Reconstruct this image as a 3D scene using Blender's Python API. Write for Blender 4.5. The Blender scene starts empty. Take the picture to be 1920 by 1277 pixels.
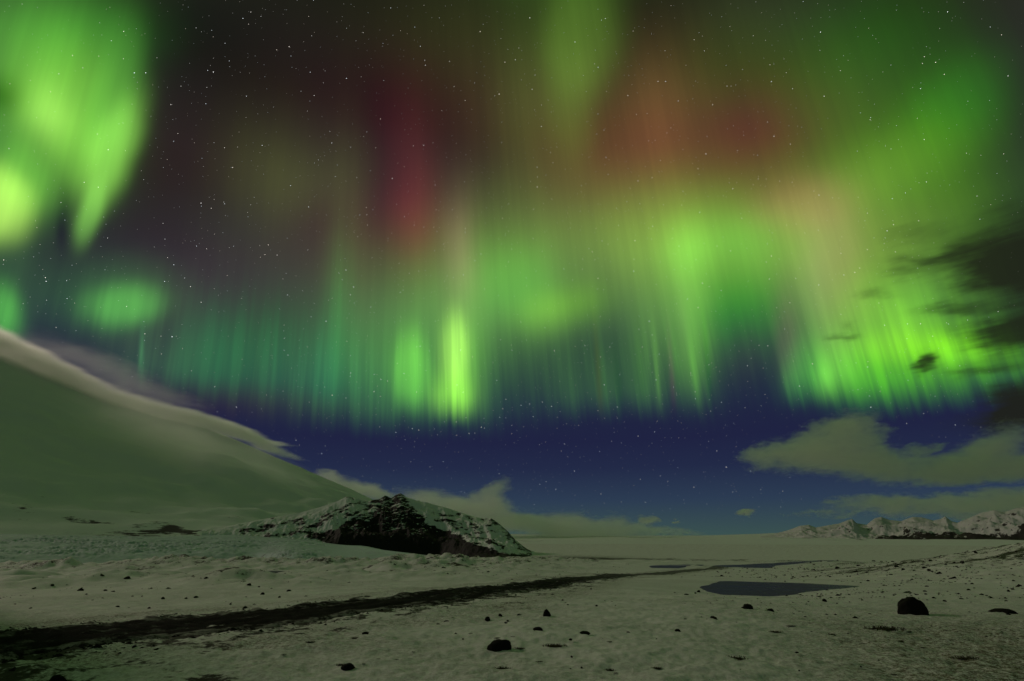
import bpy, bmesh, math, random
import numpy as np
from mathutils import Vector, Matrix, Euler

random.seed(7)
rng = np.random.default_rng(7)
SC = bpy.context.scene
COL = SC.collection

# ------------------------------------------------------------------ camera
EYE = Vector((0.0, 0.0, 2.0))
PITCH = math.radians(21.1)
FPX = 960.0                      # 18 mm on a 36 mm wide frame, in pixels of a 1920 wide picture
cam = bpy.data.cameras.new('camera')
cam.lens = 18.0
cam.sensor_width = 36.0
cam.clip_start = 0.1
cam.clip_end = 90000.0
camo = bpy.data.objects.new('camera', cam)
COL.objects.link(camo)
camo.location = EYE
camo.rotation_euler = (math.radians(90) + PITCH, 0, 0)
SC.camera = camo

SC.view_settings.view_transform = 'Standard'
SC.view_settings.look = 'None'
SC.view_settings.exposure = 0.0
SC.view_settings.gamma = 1.0
SC.view_settings.use_curve_mapping = False
SC.cycles.max_bounces = 8
SC.cycles.diffuse_bounces = 3
SC.cycles.glossy_bounces = 2
SC.cycles.volume_bounces = 6
SC.cycles.transparent_max_bounces = 16
SC.cycles.volume_step_rate = 1.0
SC.cycles.volume_max_steps = 64
SC.cycles.use_adaptive_sampling = True
SC.cycles.adaptive_threshold = 0.02
SC.cycles.sample_clamp_indirect = 3.0


def ray(px, py):
    """direction in the world that a point of the survey photograph looks along"""
    x = (px - 960.0) / FPX
    y = (638.5 - py) / FPX
    v = Vector((x, math.cos(PITCH) - y * math.sin(PITCH), math.sin(PITCH) + y * math.cos(PITCH)))
    return v.normalized()


def lin(c):
    return [(v / 255 / 12.92 if v / 255 <= 0.04045 else ((v / 255 + 0.055) / 1.055) ** 2.4) for v in c]


# ------------------------------------------------------------------ node helper
class NT:
    def __init__(self, tree):
        self.t = tree
        tree.nodes.clear()

    def node(self, kind, **kw):
        n = self.t.nodes.new(kind)
        for k, v in kw.items():
            setattr(n, k, v)
        return n

    def put(self, sock, val):
        if isinstance(val, bpy.types.NodeSocket):
            self.t.links.new(val, sock)
        elif val is not None:
            sock.default_value = val

    def math(self, op, a, b=None, c=None, clamp=False):
        n = self.node('ShaderNodeMath', operation=op)
        n.use_clamp = clamp
        for i, v in enumerate((a, b, c)):
            if v is not None:
                self.put(n.inputs[i], v)
        return n.outputs[0]

    def vec(self, op, a, b=None, c=None):
        n = self.node('ShaderNodeVectorMath', operation=op)
        for i, v in enumerate((a, b, c)):
            if v is not None:
                self.put(n.inputs[i], v)
        return n.outputs['Value'] if op in ('DOT_PRODUCT', 'LENGTH') else n.outputs[0]

    def smooth(self, v, a, b, lo=0.0, hi=1.0):
        n = self.node('ShaderNodeMapRange', interpolation_type='SMOOTHSTEP')
        for i, x in enumerate((v, a, b, lo, hi)):
            self.put(n.inputs[i], x)
        return n.outputs[0]

    def mapping(self, v, loc=(0, 0, 0), rot=(0, 0, 0), scale=(1, 1, 1), kind='POINT'):
        n = self.node('ShaderNodeMapping', vector_type=kind)
        self.put(n.inputs['Vector'], v)
        n.inputs['Location'].default_value = loc
        n.inputs['Rotation'].default_value = rot
        n.inputs['Scale'].default_value = scale
        return n.outputs[0]

    def noise(self, v, scale, detail=2.0, rough=0.5, dist=0.0, dims='3D', color=False):
        n = self.node('ShaderNodeTexNoise', noise_dimensions=dims)
        self.put(n.inputs['W' if dims == '1D' else 'Vector'], v)
        n.inputs['Scale'].default_value = scale
        n.inputs['Detail'].default_value = detail
        n.inputs['Roughness'].default_value = rough
        n.inputs['Distortion'].default_value = dist
        return n.outputs['Color' if color else 0]

    def mix(self, f, a, b, blend='MIX'):
        n = self.node('ShaderNodeMix', data_type='RGBA', blend_type=blend)
        n.clamp_factor = True
        self.put(n.inputs[0], f)
        for s, v in ((n.inputs[6], a), (n.inputs[7], b)):
            if isinstance(v, (tuple, list)) and len(v) == 3:
                v = tuple(v) + (1.0,)
            self.put(s, v)
        return n.outputs[2]

    def ramp(self, f, stops, interp='LINEAR'):
        n = self.node('ShaderNodeValToRGB')
        cr = n.color_ramp
        cr.interpolation = interp
        while len(cr.elements) < len(stops):
            cr.elements.new(0.5)
        for e, (p, c) in zip(cr.elements, stops):
            e.position = p
        for e, (p, c) in zip(cr.elements, stops):
            e.color = tuple(c) + (1.0,)
        self.put(n.inputs[0], f)
        return n.outputs[0]


# ------------------------------------------------------------------ night sky with aurora (world)
world = bpy.data.worlds.new('World')
SC.world = world
world.use_nodes = True
W = NT(world.node_tree)
D = W.node('ShaderNodeTexCoord').outputs['Generated']


def frame_of(px, py, sx, sy, rot):
    """local frame of a soft patch of sky: centre direction, axes and angular half widths"""
    c = ray(px, py)
    a = math.radians(rot)
    u = ray(px + sx * math.cos(a), py - sx * math.sin(a)) - c
    v = ray(px + sy * math.sin(a), py + sy * math.cos(a)) - c
    Wd = c
    if sx >= sy:
        U = (u - Wd * u.dot(Wd)).normalized()
        V = Wd.cross(U).normalized()
    else:                                           # tall patches keep their long axis true
        V = (v - Wd * v.dot(Wd)).normalized()
        U = V.cross(Wd).normalized()
    su = max(abs(u.dot(U)), 1e-4)
    sv = max(abs(v.dot(V)), 1e-4)
    rotm = Matrix((U, V, Wd)).transposed()
    return c, rotm.to_euler('XYZ'), (su, sv, max(su, sv) * 1.5)


def patch(d, px, py, sx, sy, rot=0.0, power=1.0):
    c, e, s = frame_of(px, py, sx, sy, rot)
    q = W.mapping(d, c, e, s, 'TEXTURE')
    q = W.vec('DOT_PRODUCT', q, q)
    if power != 1.0:
        q = W.math('POWER', q, power)
    return W.math('POWER', 0.3678794, q)


def glow(d, items, start):
    acc = start
    for i, it in enumerate(items):
        if i and i % 8 == 0:      # keeps the shader evaluating in order, so that few values stay alive at once
            d = W.vec('MULTIPLY_ADD', acc, (0.0, 0.0, 0.0), d)
        px, py, sx, sy, rot, col = it[:6]
        f = patch(d, px, py, sx, sy, rot, it[6] if len(it) > 6 else 1.0)
        acc = W.vec('MULTIPLY_ADD', f, tuple(col), acc)
    return acc


sep = W.node('ShaderNodeSeparateXYZ')
W.put(sep.inputs[0], D)
el = W.math('ARCSINE', sep.outputs[2])

# the clear night sky between the lights: haze-grey at the horizon, navy, then a dim purple brown


def elpos(py):
    return max(0.0, (PITCH + math.atan((638.5 - py) / FPX)) / (math.pi / 2))


base_stops = [(0.0, (58, 82, 78)), (elpos(985), (54, 75, 80)), (elpos(940), (44, 60, 82)), (elpos(880), (34, 42, 71)),
              (elpos(830), (31, 35, 66)), (elpos(760), (31, 36, 64)), (elpos(660), (31, 37, 52)), (elpos(540), (38, 32, 44)),
              (elpos(400), (41, 31, 42)), (elpos(250), (33, 23, 27)), (elpos(60), (23, 19, 18)), (1.0, (20, 17, 17))]
base = W.ramp(W.math('DIVIDE', el, math.pi / 2), [(p, lin(c)) for p, c in base_stops])

# field-line frame: the rays of the curtains run towards the magnetic zenith
P = ray(760, -2300)
mx = Vector((1, 0, 0)) - P * P.x
mx.normalize()
my = P.cross(mx)
Dm = W.mapping(D, (0, 0, 0), Matrix((mx, my, P)).transposed().to_euler('XYZ'), (1, 1, 1), 'TEXTURE')
msep = W.node('ShaderNodeSeparateXYZ')
W.put(msep.inputs[0], Dm)
maz = W.math('ARCTAN2', msep.outputs[0], msep.outputs[1])
mel = W.math('ARCSINE', msep.outputs[2])
rv = W.node('ShaderNodeCombineXYZ')
W.put(rv.inputs[0], maz)
W.put(rv.inputs[1], W.math('MULTIPLY', mel, 0.035))
rays_c = W.noise(rv.outputs[0], 14.0, 2.0, 0.55)
rays_f = W.noise(rv.outputs[0], 62.0, 2.5, 0.6)
rayfac = W.math('ADD', W.math('MULTIPLY', W.smooth(rays_c, 0.3, 0.72), 0.5),
                W.math('MULTIPLY', W.smooth(rays_f, 0.42, 0.66), 0.30))
rayfac = W.math('ADD', rayfac, 0.64)

# soft warp so that no patch keeps a clean elliptical outline
wn = W.noise(D, 5.5, 2.0, 0.5, color=True)
Dw = W.vec('MULTIPLY_ADD', W.vec('SUBTRACT', wn, (0.5, 0.5, 0.5)), (0.03, 0.03, 0.03), D)


def L(r, g, b, k=1.0):
    return tuple(v * k for v in lin((r, g, b)))


upper = [
    (510, 330, 84, 100, 0, (0.0209, 0.0292, 0.0017)),
    (590, 330, 90, 70, 20, (0.0142, 0.0228, 0.0042)),
    (520, 260, 170, 150, 0, (0.0128, 0.0157, 0.0115)),
    (655, 430, 40, 170, 0, (0.0187, 0.0279, 0.0050)),
    (774, 300, 50, 130, 5, (0.0330, 0.0080, 0.0065)),
    (670, 320, 170, 170, 0, (0.0120, 0.0070, 0.0070)),
    (780, 415, 48, 90, 2, (0.0560, -0.0040, 0.0040)),
    (1235, 225, 80, 120, 0, (0.0689, 0.0079, 0.0097)),
    (1410, 250, 120, 80, 0, (0.0254, -0.0100, 0.0093)),
    (1090, 70, 74, 110, 0, (0.0502, 0.1167, 0.0110), 1.6),
    (1068, 210, 46, 110, 4, (0.0284, 0.0726, 0.0065), 1.2),
    (985, 200, 60, 190, 0, (0.0137, 0.0389, 0.0036)),
    (1380, 90, 160, 90, 0, (-0.0100, -0.0100, -0.0100)),
    (1580, 170, 160, 130, 0, (-0.0100, 0.0876, 0.0072)),
    (1660, 318, 160, 58, 22, (0.0279, 0.0497, 0.0076), 1.2),
    (1790, 200, 110, 84, 15, (0.0098, 0.1064, 0.0011), 1.2),
    (1500, 385, 96, 52, 2, (0.0998, -0.0100, 0.0250), 1.3),
    (1560, 500, 62, 120, 2, (0.0749, -0.0100, 0.0332), 1.3),
    (1390, 440, 90, 60, 0, (-0.0100, 0.1295, 0.0033)),
    (1292, 470, 50, 62, -4, (0.0296, 0.1932, 0.0106)),
    (1090, 570, 62, 42, 0, (0.0395, 0.1227, -0.0072)),
    (965, 520, 80, 72, 0, (0.0156, 0.1609, 0.0071), 1.2),
    (862, 480, 34, 100, 0, (0.1015, 0.0517, 0.0423)),
    (1380, 560, 60, 66, 0, (-0.0100, 0.0750, -0.0100)),
    (1300, 590, 34, 100, 8, (0.0759, 0.1952, 0.0210)),
    (1600, 600, 80, 80, 0, (0.0637, 0.1840, 0.0187)),
    (1720, 560, 110, 70, 8, (0.0086, 0.1198, 0.0219)),
    (1690, 645, 90, 32, 4, (0.0706, 0.2079, 0.0006), 1.2),
    (1640, 700, 100, 62, 0, (0.0382, 0.2941, -0.0100)),
    (1850, 430, 160, 120, 0, (-0.0100, -0.0100, -0.0100)),
    (330, 60, 175, 105, 0, (-0.0090, -0.0073, -0.0040)),
    (870, 60, 175, 105, 0, (0.0146, 0.0197, 0.0034)),
    (1410, 60, 175, 105, 0, (0.0220, 0.0331, 0.0134)),
    (1680, 60, 175, 105, 0, (-0.0022, 0.0134, -0.0063)),
    (465, 190, 175, 105, 0, (-0.0100, -0.0100, -0.0100)),
    (735, 190, 175, 105, 0, (-0.0020, -0.0100, -0.0043)),
    (1005, 190, 175, 105, 0, (0.0398, 0.0269, 0.0088)),
    (1275, 190, 175, 105, 0, (0.0249, 0.0468, 0.0044)),
    (1545, 190, 175, 105, 0, (0.0349, -0.0100, -0.0061)),
    (1815, 190, 175, 105, 0, (-0.0100, -0.0100, -0.0100)),
    (330, 320, 175, 105, 0, (-0.0022, -0.0069, -0.0100)),
    (600, 320, 175, 105, 0, (-0.0100, -0.0100, -0.0100)),
    (1140, 320, 175, 105, 0, (0.0656, 0.0064, 0.0030)),
    (1410, 320, 175, 105, 0, (0.0348, -0.0100, -0.0089)),
    (1680, 320, 175, 105, 0, (0.0318, 0.1674, -0.0100)),
    (465, 450, 175, 105, 0, (0.0054, 0.0133, 0.0044)),
    (735, 450, 175, 105, 0, (0.0255, -0.0100, -0.0031)),
    (1005, 450, 175, 105, 0, (0.0795, 0.1467, 0.0199)),
    (1275, 450, 175, 105, 0, (0.1859, 0.3567, 0.0349)),
    (1545, 450, 175, 105, 0, (0.1541, 0.2394, 0.0327)),
    (1815, 450, 175, 105, 0, (0.0278, 0.0863, 0.0055)),
    (330, 570, 175, 105, 0, (0.0200, -0.0100, 0.0059)),
    (600, 570, 175, 105, 0, (0.0225, 0.0283, 0.0186)),
    (870, 570, 175, 105, 0, (0.0794, 0.2276, 0.0356)),
    (1140, 570, 175, 105, 0, (0.0131, 0.0362, 0.0182)),
    (1410, 570, 175, 105, 0, (-0.0100, 0.0920, 0.0030)),
    (1680, 570, 175, 105, 0, (0.0921, 0.1694, -0.0100)),
    (465, 690, 175, 105, 0, (0.0187, -0.0100, -0.0100)),
    (735, 690, 175, 105, 0, (0.0340, 0.1551, 0.0194)),
    (1815, 690, 175, 105, 0, (0.0369, 0.2373, -0.0100)),
    (888, 670, 22, 90, 0, (0.0457, 0.1504, 0.0097)),
    (1020, 590, 56, 40, 0, (0.0777, 0.2045, 0.0063)),
    (1800, 652, 100, 34, 0, (0.1308, 0.4660, -0.0100)),
    (1290, 690, 30, 60, 4, (0.0331, 0.1300, 0.0053)),
    (1700, 600, 50, 40, 0, (0.0629, 0.2037, 0.0064)),
    (1520, 560, 40, 110, 0, (0.0390, 0.0608, 0.0241)),
    (1240, 600, 60, 90, 4, (0.0497, 0.1183, 0.0153)),
    (1400, 640, 60, 70, 0, (0.0225, -0.0054, 0.0106)),
    (75, 190, 150, 190, 0, (0.0176, 0.1274, 0.0080), 1.4),
    (115, 175, 100, 110, 0, (0.1384, 0.3916, 0.0273), 1.2),
    (100, 215, 46, 56, 0, (0.1620, 0.2874, 0.0482)),
    (120, 50, 130, 70, 0, (0.0160, 0.1384, 0.0080)),
    (218, 190, 46, 130, -8, (0.0423, 0.1878, 0.0176), 1.5),
    (0, 385, 62, 66, 0, (0.3916, 0.7011, 0.0887), 1.7),
    (50, 340, 54, 66, 0, (0.0976, 0.3140, 0.0252), 1.3),
    (212, 290, 40, 105, -24, (0.1620, 0.4125, 0.0482), 1.6),
    (172, 395, 20, 62, -17, (0.1170, 0.3325, 0.0423), 1.5),
    (150, 290, 44, 70, -16, (0.0802, 0.2232, 0.0194), 1.3),
    (8, 180, 42, 44, -32, (-0.0640, -0.1600, -0.0320)),
    (122, 398, 13, 56, -4, (-0.0140, -0.0350, -0.0070), 1.3),
    (232, 572, 66, 40, 8, (0.0578, 0.2874, 0.0296), 1.5),
    (215, 560, 120, 74, 6, (0.0130, 0.0887, 0.0160), 1.3),
    (0, 580, 38, 56, 0, (0.0545, 0.3050, 0.0273), 1.5),
    (20, 500, 60, 110, 0, (0.0116, 0.0369, 0.0091)),
    (-170, 250, 170, 210, 0, (0.0612, 0.2423, 0.0212)),
    (1060, -150, 150, 110, 0, (0.0319, 0.1274, 0.0091)),
]
curtain = [
    (852, 655, 26, 66, 0, (0.2708, 0.5805, 0.0617), 1.4),
    (850, 750, 36, 60, 0, (0.2256, 0.6512, 0.0299), 1.2),
    (770, 700, 34, 80, 0, (0.0774, 0.3254, 0.0186), 1.6),
    (590, 690, 90, 84, 0, (-0.0100, 0.0485, 0.0266)),
    (640, 580, 26, 120, 0, (-0.0014, 0.0591, 0.0059)),
    (430, 660, 120, 96, 0, (-0.0100, 0.0967, 0.0229)),
    (540, 600, 120, 80, 0, (-0.0100, -0.0100, -0.0100)),
    (1150, 720, 120, 90, 4, (0.0238, 0.0878, 0.0057)),
    (1122, 705, 6, 95, 4, (0.0098, -0.0100, -0.0100)),
    (1214, 705, 8, 95, 4, (0.0085, 0.0305, 0.0024)),
    (1200, 690, 10, 100, 4, (0.0034, 0.0200, -0.0022)),
    (1232, 710, 5, 90, 4, (0.0267, 0.0775, 0.0076)),
    (1302, 705, 8, 84, 5, (0.0214, 0.0723, 0.0052)),
    (1282, 640, 14, 90, 5, (0.0092, -0.0100, 0.0074)),
    (1326, 680, 5, 80, 5, (-0.0072, 0.0179, -0.0100)),
    (1260, 710, 5, 90, 4, (0.0367, -0.0100, 0.0191)),
    (1160, 720, 7, 70, 5, (-0.0100, -0.0100, -0.0100)),
    (1505, 715, 38, 80, 2, (0.0205, 0.1945, 0.0080), 1.5),
    (1546, 735, 18, 60, 3, (0.0709, 0.2720, 0.0169)),
    (1565, 690, 50, 66, 0, (0.0538, 0.1696, 0.0157)),
    (1610, 690, 7, 60, 3, (0.0021, 0.0205, -0.0024)),
    (1480, 620, 26, 100, 3, (0.0559, -0.0100, 0.0279)),
    (290, 690, 90, 70, 0, (0.0103, 0.0452, 0.0103)),
    (265, 665, 5, 50, -2, (0.0176, 0.0887, 0.0252)),
]
# curtains end in a soft lower border at about 11 degrees
edge = W.math('ADD', el, W.math('MULTIPLY', W.math('SUBTRACT', rays_f, 0.5), 0.035))
edge = W.math('ADD', edge, W.math('MULTIPLY', W.math('SUBTRACT', rays_c, 0.5), 0.02))
e0 = PITCH + math.atan((638.5 - 805) / FPX)
e1 = PITCH + math.atan((638.5 - 735) / FPX)
edgef = W.smooth(edge, e0, e1)
cur = glow(D, curtain, (0, 0, 0))
cur = W.vec('MULTIPLY', cur, W.math('MULTIPLY', rayfac, edgef))
up = glow(Dw, upper, (0, 0, 0))
# the same lights going on overhead and round the rest of the sky: azimuth, elevation, half width (degrees)
for azd, eld, wd, colr in [(60, 88, 14, (0.030, 0.072, 0.016)), (-150, 52, 32, (0.033, 0.072, 0.019)), (125, 50, 30, (0.033, 0.072, 0.019)),
                           (-92, 36, 24, (0.044, 0.098, 0.024)), (104, 30, 24, (0.028, 0.058, 0.017)), (180, 22, 34, (0.028, 0.048, 0.020))]:
    a_, e_ = math.radians(azd), math.radians(eld)
    c_ = Vector((math.sin(a_) * math.cos(e_), math.cos(a_) * math.cos(e_), math.sin(e_)))
    k_ = 2 * math.sin(math.radians(wd) / 2)
    q_ = W.mapping(Dw, c_, (0, 0, 0), (k_, k_, k_), 'TEXTURE')
    q_ = W.vec('DOT_PRODUCT', q_, q_)
    up = W.vec('MULTIPLY_ADD', W.math('POWER', 0.3678794, q_), colr, up)
fw = W.smooth(el, 0.42, 0.22, 0.07, 0.42)
upf = W.math('MULTIPLY_ADD', W.math('SUBTRACT', W.smooth(rays_f, 0.34, 0.68), 0.48), fw, W.math('MULTIPLY_ADD', W.smooth(rays_c, 0.3, 0.7), 0.12, 0.94))
e2 = PITCH + math.atan((638.5 - 835) / FPX)
up = W.vec('MULTIPLY', up, W.math('MULTIPLY', upf, W.smooth(edge, e2, PITCH + math.atan((638.5 - 765) / FPX))))
lum = W.vec('ADD', W.vec('ADD', base, cur), up)
floor_ = W.vec('MULTIPLY', base, (0.7, 0.75, 0.7))
lum = W.vec('MAXIMUM', lum, floor_)

# drifting dark cloud shreds in the right part of the sky, drawn out by the wind
cw = W.noise(W.mapping(D, (0, 0, 0), (0, 0, 0), (7.0, 7.0, 20.0)), 1.0, 4.0, 0.6, color=True)
Dc = W.vec('MULTIPLY_ADD', W.vec('SUBTRACT', cw, (0.5, 0.5, 0.5)), (0.12, 0.12, 0.04), D)
shreds = [(1915, 500, 150, 62, 12, 1.0), (1905, 618, 120, 46, 12, 1.05), (1915, 760, 80, 50, 26, 1.2), (1718, 684, 34, 17, 42, 0.95), (1800, 470, 110, 34, 8, 0.5),
          (1575, 636, 34, 10, 4, 0.5), (1640, 545, 46, 16, 0, 0.45), (1690, 508, 60, 14, 3, 0.45), (1760, 580, 70, 12, 6, 0.5),
          (1830, 690, 90, 12, 6, 0.5), (1590, 610, 18, 18, 30, 0.36), (1930, 400, 110, 60, 0, 0.5), (1850, 790, 110, 20, 10, 0.45),
          (1700, 440, 80, 16, 6, 0.35), (1740, 480, 90, 12, 4, 0.4), (2150, 560, 200, 160, 0, 1.0)]
acc = None
for px, py, sx, sy, r, k in shreds:
    f = W.math('MULTIPLY', patch(Dc, px, py, sx, sy, r), k)
    acc = f if acc is None else W.math('ADD', acc, f)
streak = W.noise(W.mapping(D, (0, 0, 0), (0, math.radians(-5), 0), (5.0, 5.0, 55.0)), 1.0, 3.0, 0.6)
acc = W.math('MULTIPLY', acc, W.math('ADD', W.math('MULTIPLY', streak, 0.9), 0.55))
alpha = W.smooth(acc, 0.06, 1.0, 0.0, 0.94)
lum = W.mix(alpha, lum, lin((31, 33, 25)))

# stars: two sizes, of uneven brightness, dimmed behind the shreds


def stars(scale, r0, bright, floor_b, seed):
    n = W.node('ShaderNodeTexVoronoi', voronoi_dimensions='3D', feature='F1')
    W.put(n.inputs['Vector'], W.mapping(D, (seed, seed * 2.1, seed * 0.7)))
    n.inputs['Scale'].default_value = scale
    spot = W.smooth(n.outputs['Distance'], 0.0, r0, 1.0, 0.0)
    cs = W.node('ShaderNodeSeparateColor')
    W.put(cs.inputs[0], n.outputs['Color'])
    mag = W.math('MULTIPLY_ADD', W.math('POWER', cs.outputs[0], 7.0), bright, floor_b)
    tint = W.mix(cs.outputs[1], (1.0, 0.86, 0.72), (0.78, 0.9, 1.0))
    return W.vec('MULTIPLY', tint, W.math('MULTIPLY', spot, mag))


st = W.vec('ADD', stars(170.0, 0.085, 5.0, 0.45, 3.0), stars(46.0, 0.022, 8.0, 0.2, 11.0))
st = W.vec('MULTIPLY', st, W.math('SUBTRACT', 1.0, alpha))
st = W.vec('MULTIPLY', st, W.smooth(el, 0.0, 0.12))
lum = W.vec('ADD', lum, st)
bg = W.node('ShaderNodeBackground')
W.put(bg.inputs[0], lum)
bg.inputs[1].default_value = 1.0
out = W.node('ShaderNodeOutputWorld')
W.t.links.new(bg.outputs[0], out.inputs[0])
world.cycles.sampling_method = 'NONE'      # the sky is broad and soft: surfaces find it by their own scattered rays

# ------------------------------------------------------------------ the moon, low on the left behind the ice cap
MOON_AZ, MOON_EL = math.radians(-63), math.radians(24)
moon = bpy.data.lights.new('moon', 'SUN')
moon.energy = 0.62
moon.angle = math.radians(7.0)       # seen through thin cloud beyond the ridge
moon.color = (1.0, 0.77, 0.66)
moono = bpy.data.objects.new('moon', moon)
COL.objects.link(moono)
mdir = Vector((math.sin(MOON_AZ) * math.cos(MOON_EL), math.cos(MOON_AZ) * math.cos(MOON_EL), math.sin(MOON_EL)))
moono.rotation_euler = mdir.to_track_quat('Z', 'Y').to_euler()
moono.location = (-60, 20, 60)

# ------------------------------------------------------------------ numeric noise for the shapes of the land
_perm = np.random.default_rng(42).permutation(4096)
_grad = np.random.default_rng(43).uniform(0, 2 * np.pi, 4096)
_gx, _gy = np.cos(_grad), np.sin(_grad)


def perlin(x, y, seed=0):
    x = np.asarray(x, float)
    y = np.asarray(y, float)
    xi = np.floor(x).astype(np.int64)
    yi = np.floor(y).astype(np.int64)
    xf, yf = x - xi, y - yi

    def g(ix, iy, dx, dy):
        h = _perm[(_perm[(ix + seed * 131) & 4095] + iy) & 4095]
        return _gx[h] * dx + _gy[h] * dy
    u = xf * xf * xf * (xf * (xf * 6 - 15) + 10)
    v = yf * yf * yf * (yf * (yf * 6 - 15) + 10)
    a = g(xi, yi, xf, yf)
    b = g(xi + 1, yi, xf - 1, yf)
    c = g(xi, yi + 1, xf, yf - 1)
    d = g(xi + 1, yi + 1, xf - 1, yf - 1)
    return ((a + (b - a) * u) + ((c + (d - c) * u) - (a + (b - a) * u)) * v) * 1.5


def fbm(x, y, octaves=4, seed=0, gain=0.5, lac=2.03):
    t, amp = 0.0, 1.0
    for o in range(octaves):
        t = t + amp * perlin(x, y, seed + o * 7)
        x, y = x * lac + 17.3, y * lac - 9.1
        amp *= gain
    return t


def ridged(x, y, octaves=5, seed=0, gain=0.5, lac=2.1):
    t, amp = 0.0, 1.0
    for o in range(octaves):
        t = t + amp * (1 - np.abs(perlin(x, y, seed + o * 7)) * 1.6)
        x, y = x * lac + 5.3, y * lac - 3.7
        amp *= gain
    return t


def sstep(a, b, x):
    t = np.clip((x - a) / (b - a), 0, 1)
    return t * t * (3 - 2 * t)


def bell(x, c, w):
    return np.exp(-((x - c) / w) ** 2)


# ------------------------------------------------------------------ the lie of the land
_ld = np.log(np.array([1, 9, 15, 25, 50, 100, 200, 400, 700, 1000, 2000, 60000.0]))
_lz = np.array([0.06, 0.02, -0.1, -0.5, -1.75, -4.1, -7.9, -13.4, -22.0, -30.0, -34.0, -34.0])


def h_smooth(x, y):
    """broad shape only: used to find where things stand"""
    d = np.sqrt(x * x + y * y) + 1e-6
    az = np.degrees(np.arctan2(x, y))
    z = np.interp(np.log(d), _ld, _lz)
    # the stony rise that climbs to the right
    z = z + 11.0 * sstep(24, 54, az) * sstep(40, 165, d) * (1 - sstep(175, 420, d)) * (1 - sstep(75, 120, az))
    # foreground tipped down at right to dim it; added unseen knoll shades the left
    z = z - 0.5 * sstep(12, 45, az) * bell(d, 13, 12) * (1 - sstep(70, 110, az))
    z = z + sstep(-46.3, -51, az) * sstep(-74, -58, az) * sstep(13, 30, d) * (1 - sstep(80, 150, d)) * (8.6 + 0.05 * d)
    return z


HUM = []
for px, py, h, w, el_ in [(452, 1096, 1.7, 6.5, 1.3), (395, 1092, 0.9, 5, 1.3), (548, 1098, 0.9, 5, 1.5), (700, 1088, 1.3, 10, 1.8),
                          (100, 1072, 3.0, 12, 1.4), (270, 1090, 1.0, 7, 2.0), (620, 1064, 2.6, 16, 1.6), (330, 1062, 3.2, 20, 1.7),
                          (180, 1058, 3.8, 22, 1.5), (800, 1062, 2.4, 18, 1.7), (890, 1058, 2.2, 16, 2.2), (950, 1068, 1.5, 12, 2.0),
                          (480, 1060, 2.5, 18, 2.0), (760, 1075, 1.6, 12, 1.8), (30, 1064, 3.0, 18, 1.5), (1020, 1056, 2.0, 20, 2.0),
                          (230, 1076, 1.7, 9, 1.6), (870, 1078, 0.9, 9, 2.0)]:
    HUM.append((px, py, h * (1.5 if py < 1084 else 0.95), w, el_))


def solve(px, py, fn=h_smooth, n=5000, tmax=9000.0):
    r = ray(px, py)
    t = np.geomspace(3.0, tmax, n)
    x, y, z = EYE.x + r.x * t, EYE.y + r.y * t, EYE.z + r.z * t
    below = z < fn(x, y)
    i = int(np.argmax(below)) if below.any() else n - 1
    return np.array([x[i], y[i]])


_hp = [(solve(px, py), h, w, e) for px, py, h, w, e in HUM]

# road: centre line and half width, surveyed from the edges of the dark band
road_px = [(-420, 1262, 46), (-200, 1236, 40), (0, 1206, 34), (150, 1190, 30), (300, 1172, 26), (450, 1155, 20), (600, 1141, 15), (750, 1124, 10.5),
           (900, 1108, 7.5), (1000, 1097, 6), (1100, 1087, 5), (1200, 1078, 4.2), (1260, 1073, 3.6), (1320, 1067, 3.2), (1375, 1058, 3.0)]
ROAD = []
for px, py, hw in road_px:
    c = solve(px, py)
    a = solve(px, py + hw)
    b = solve(px, py - hw)
    ROAD.append((c[0], c[1], min(3.1, max(1.7, 0.4 * np.linalg.norm(a - b)))))
ROAD = np.array(ROAD)
# dense, evenly spaced samples of a smooth line through them


def resample(pts, n):
    seg = np.r_[0, np.cumsum(np.linalg.norm(np.diff(pts[:, :2], axis=0), axis=1))]
    out = []
    for s in np.geomspace(2.0, seg[-1] + 2.0, n) - 2.0:
        i = int(np.clip(np.searchsorted(seg, s) - 1, 0, len(seg) - 2))
        u = (s - seg[i]) / (seg[i + 1] - seg[i])
        p0, p1, p2, p3 = pts[max(i - 1, 0)], pts[i], pts[i + 1], pts[min(i + 2, len(pts) - 1)]
        out.append(0.5 * ((2 * p1) + (-p0 + p2) * u + (2 * p0 - 5 * p1 + 4 * p2 - p3) * u * u + (-p0 + 3 * p1 - 3 * p2 + p3) * u ** 3))
    return np.array(out)


RD = resample(ROAD, 420)


def road_dist(x, y):
    """signed cross distance to the road in half widths (1 = edge); large away from it"""
    best = np.full(np.shape(x), 1e9)
    hw = np.full(np.shape(x), 1.0)
    for cx, cy, w in RD:
        d = np.hypot(x - cx, y - cy)
        m = d < best
        best = np.where(m, d, best)
        hw = np.where(m, w, hw)
    return best / hw


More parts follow.
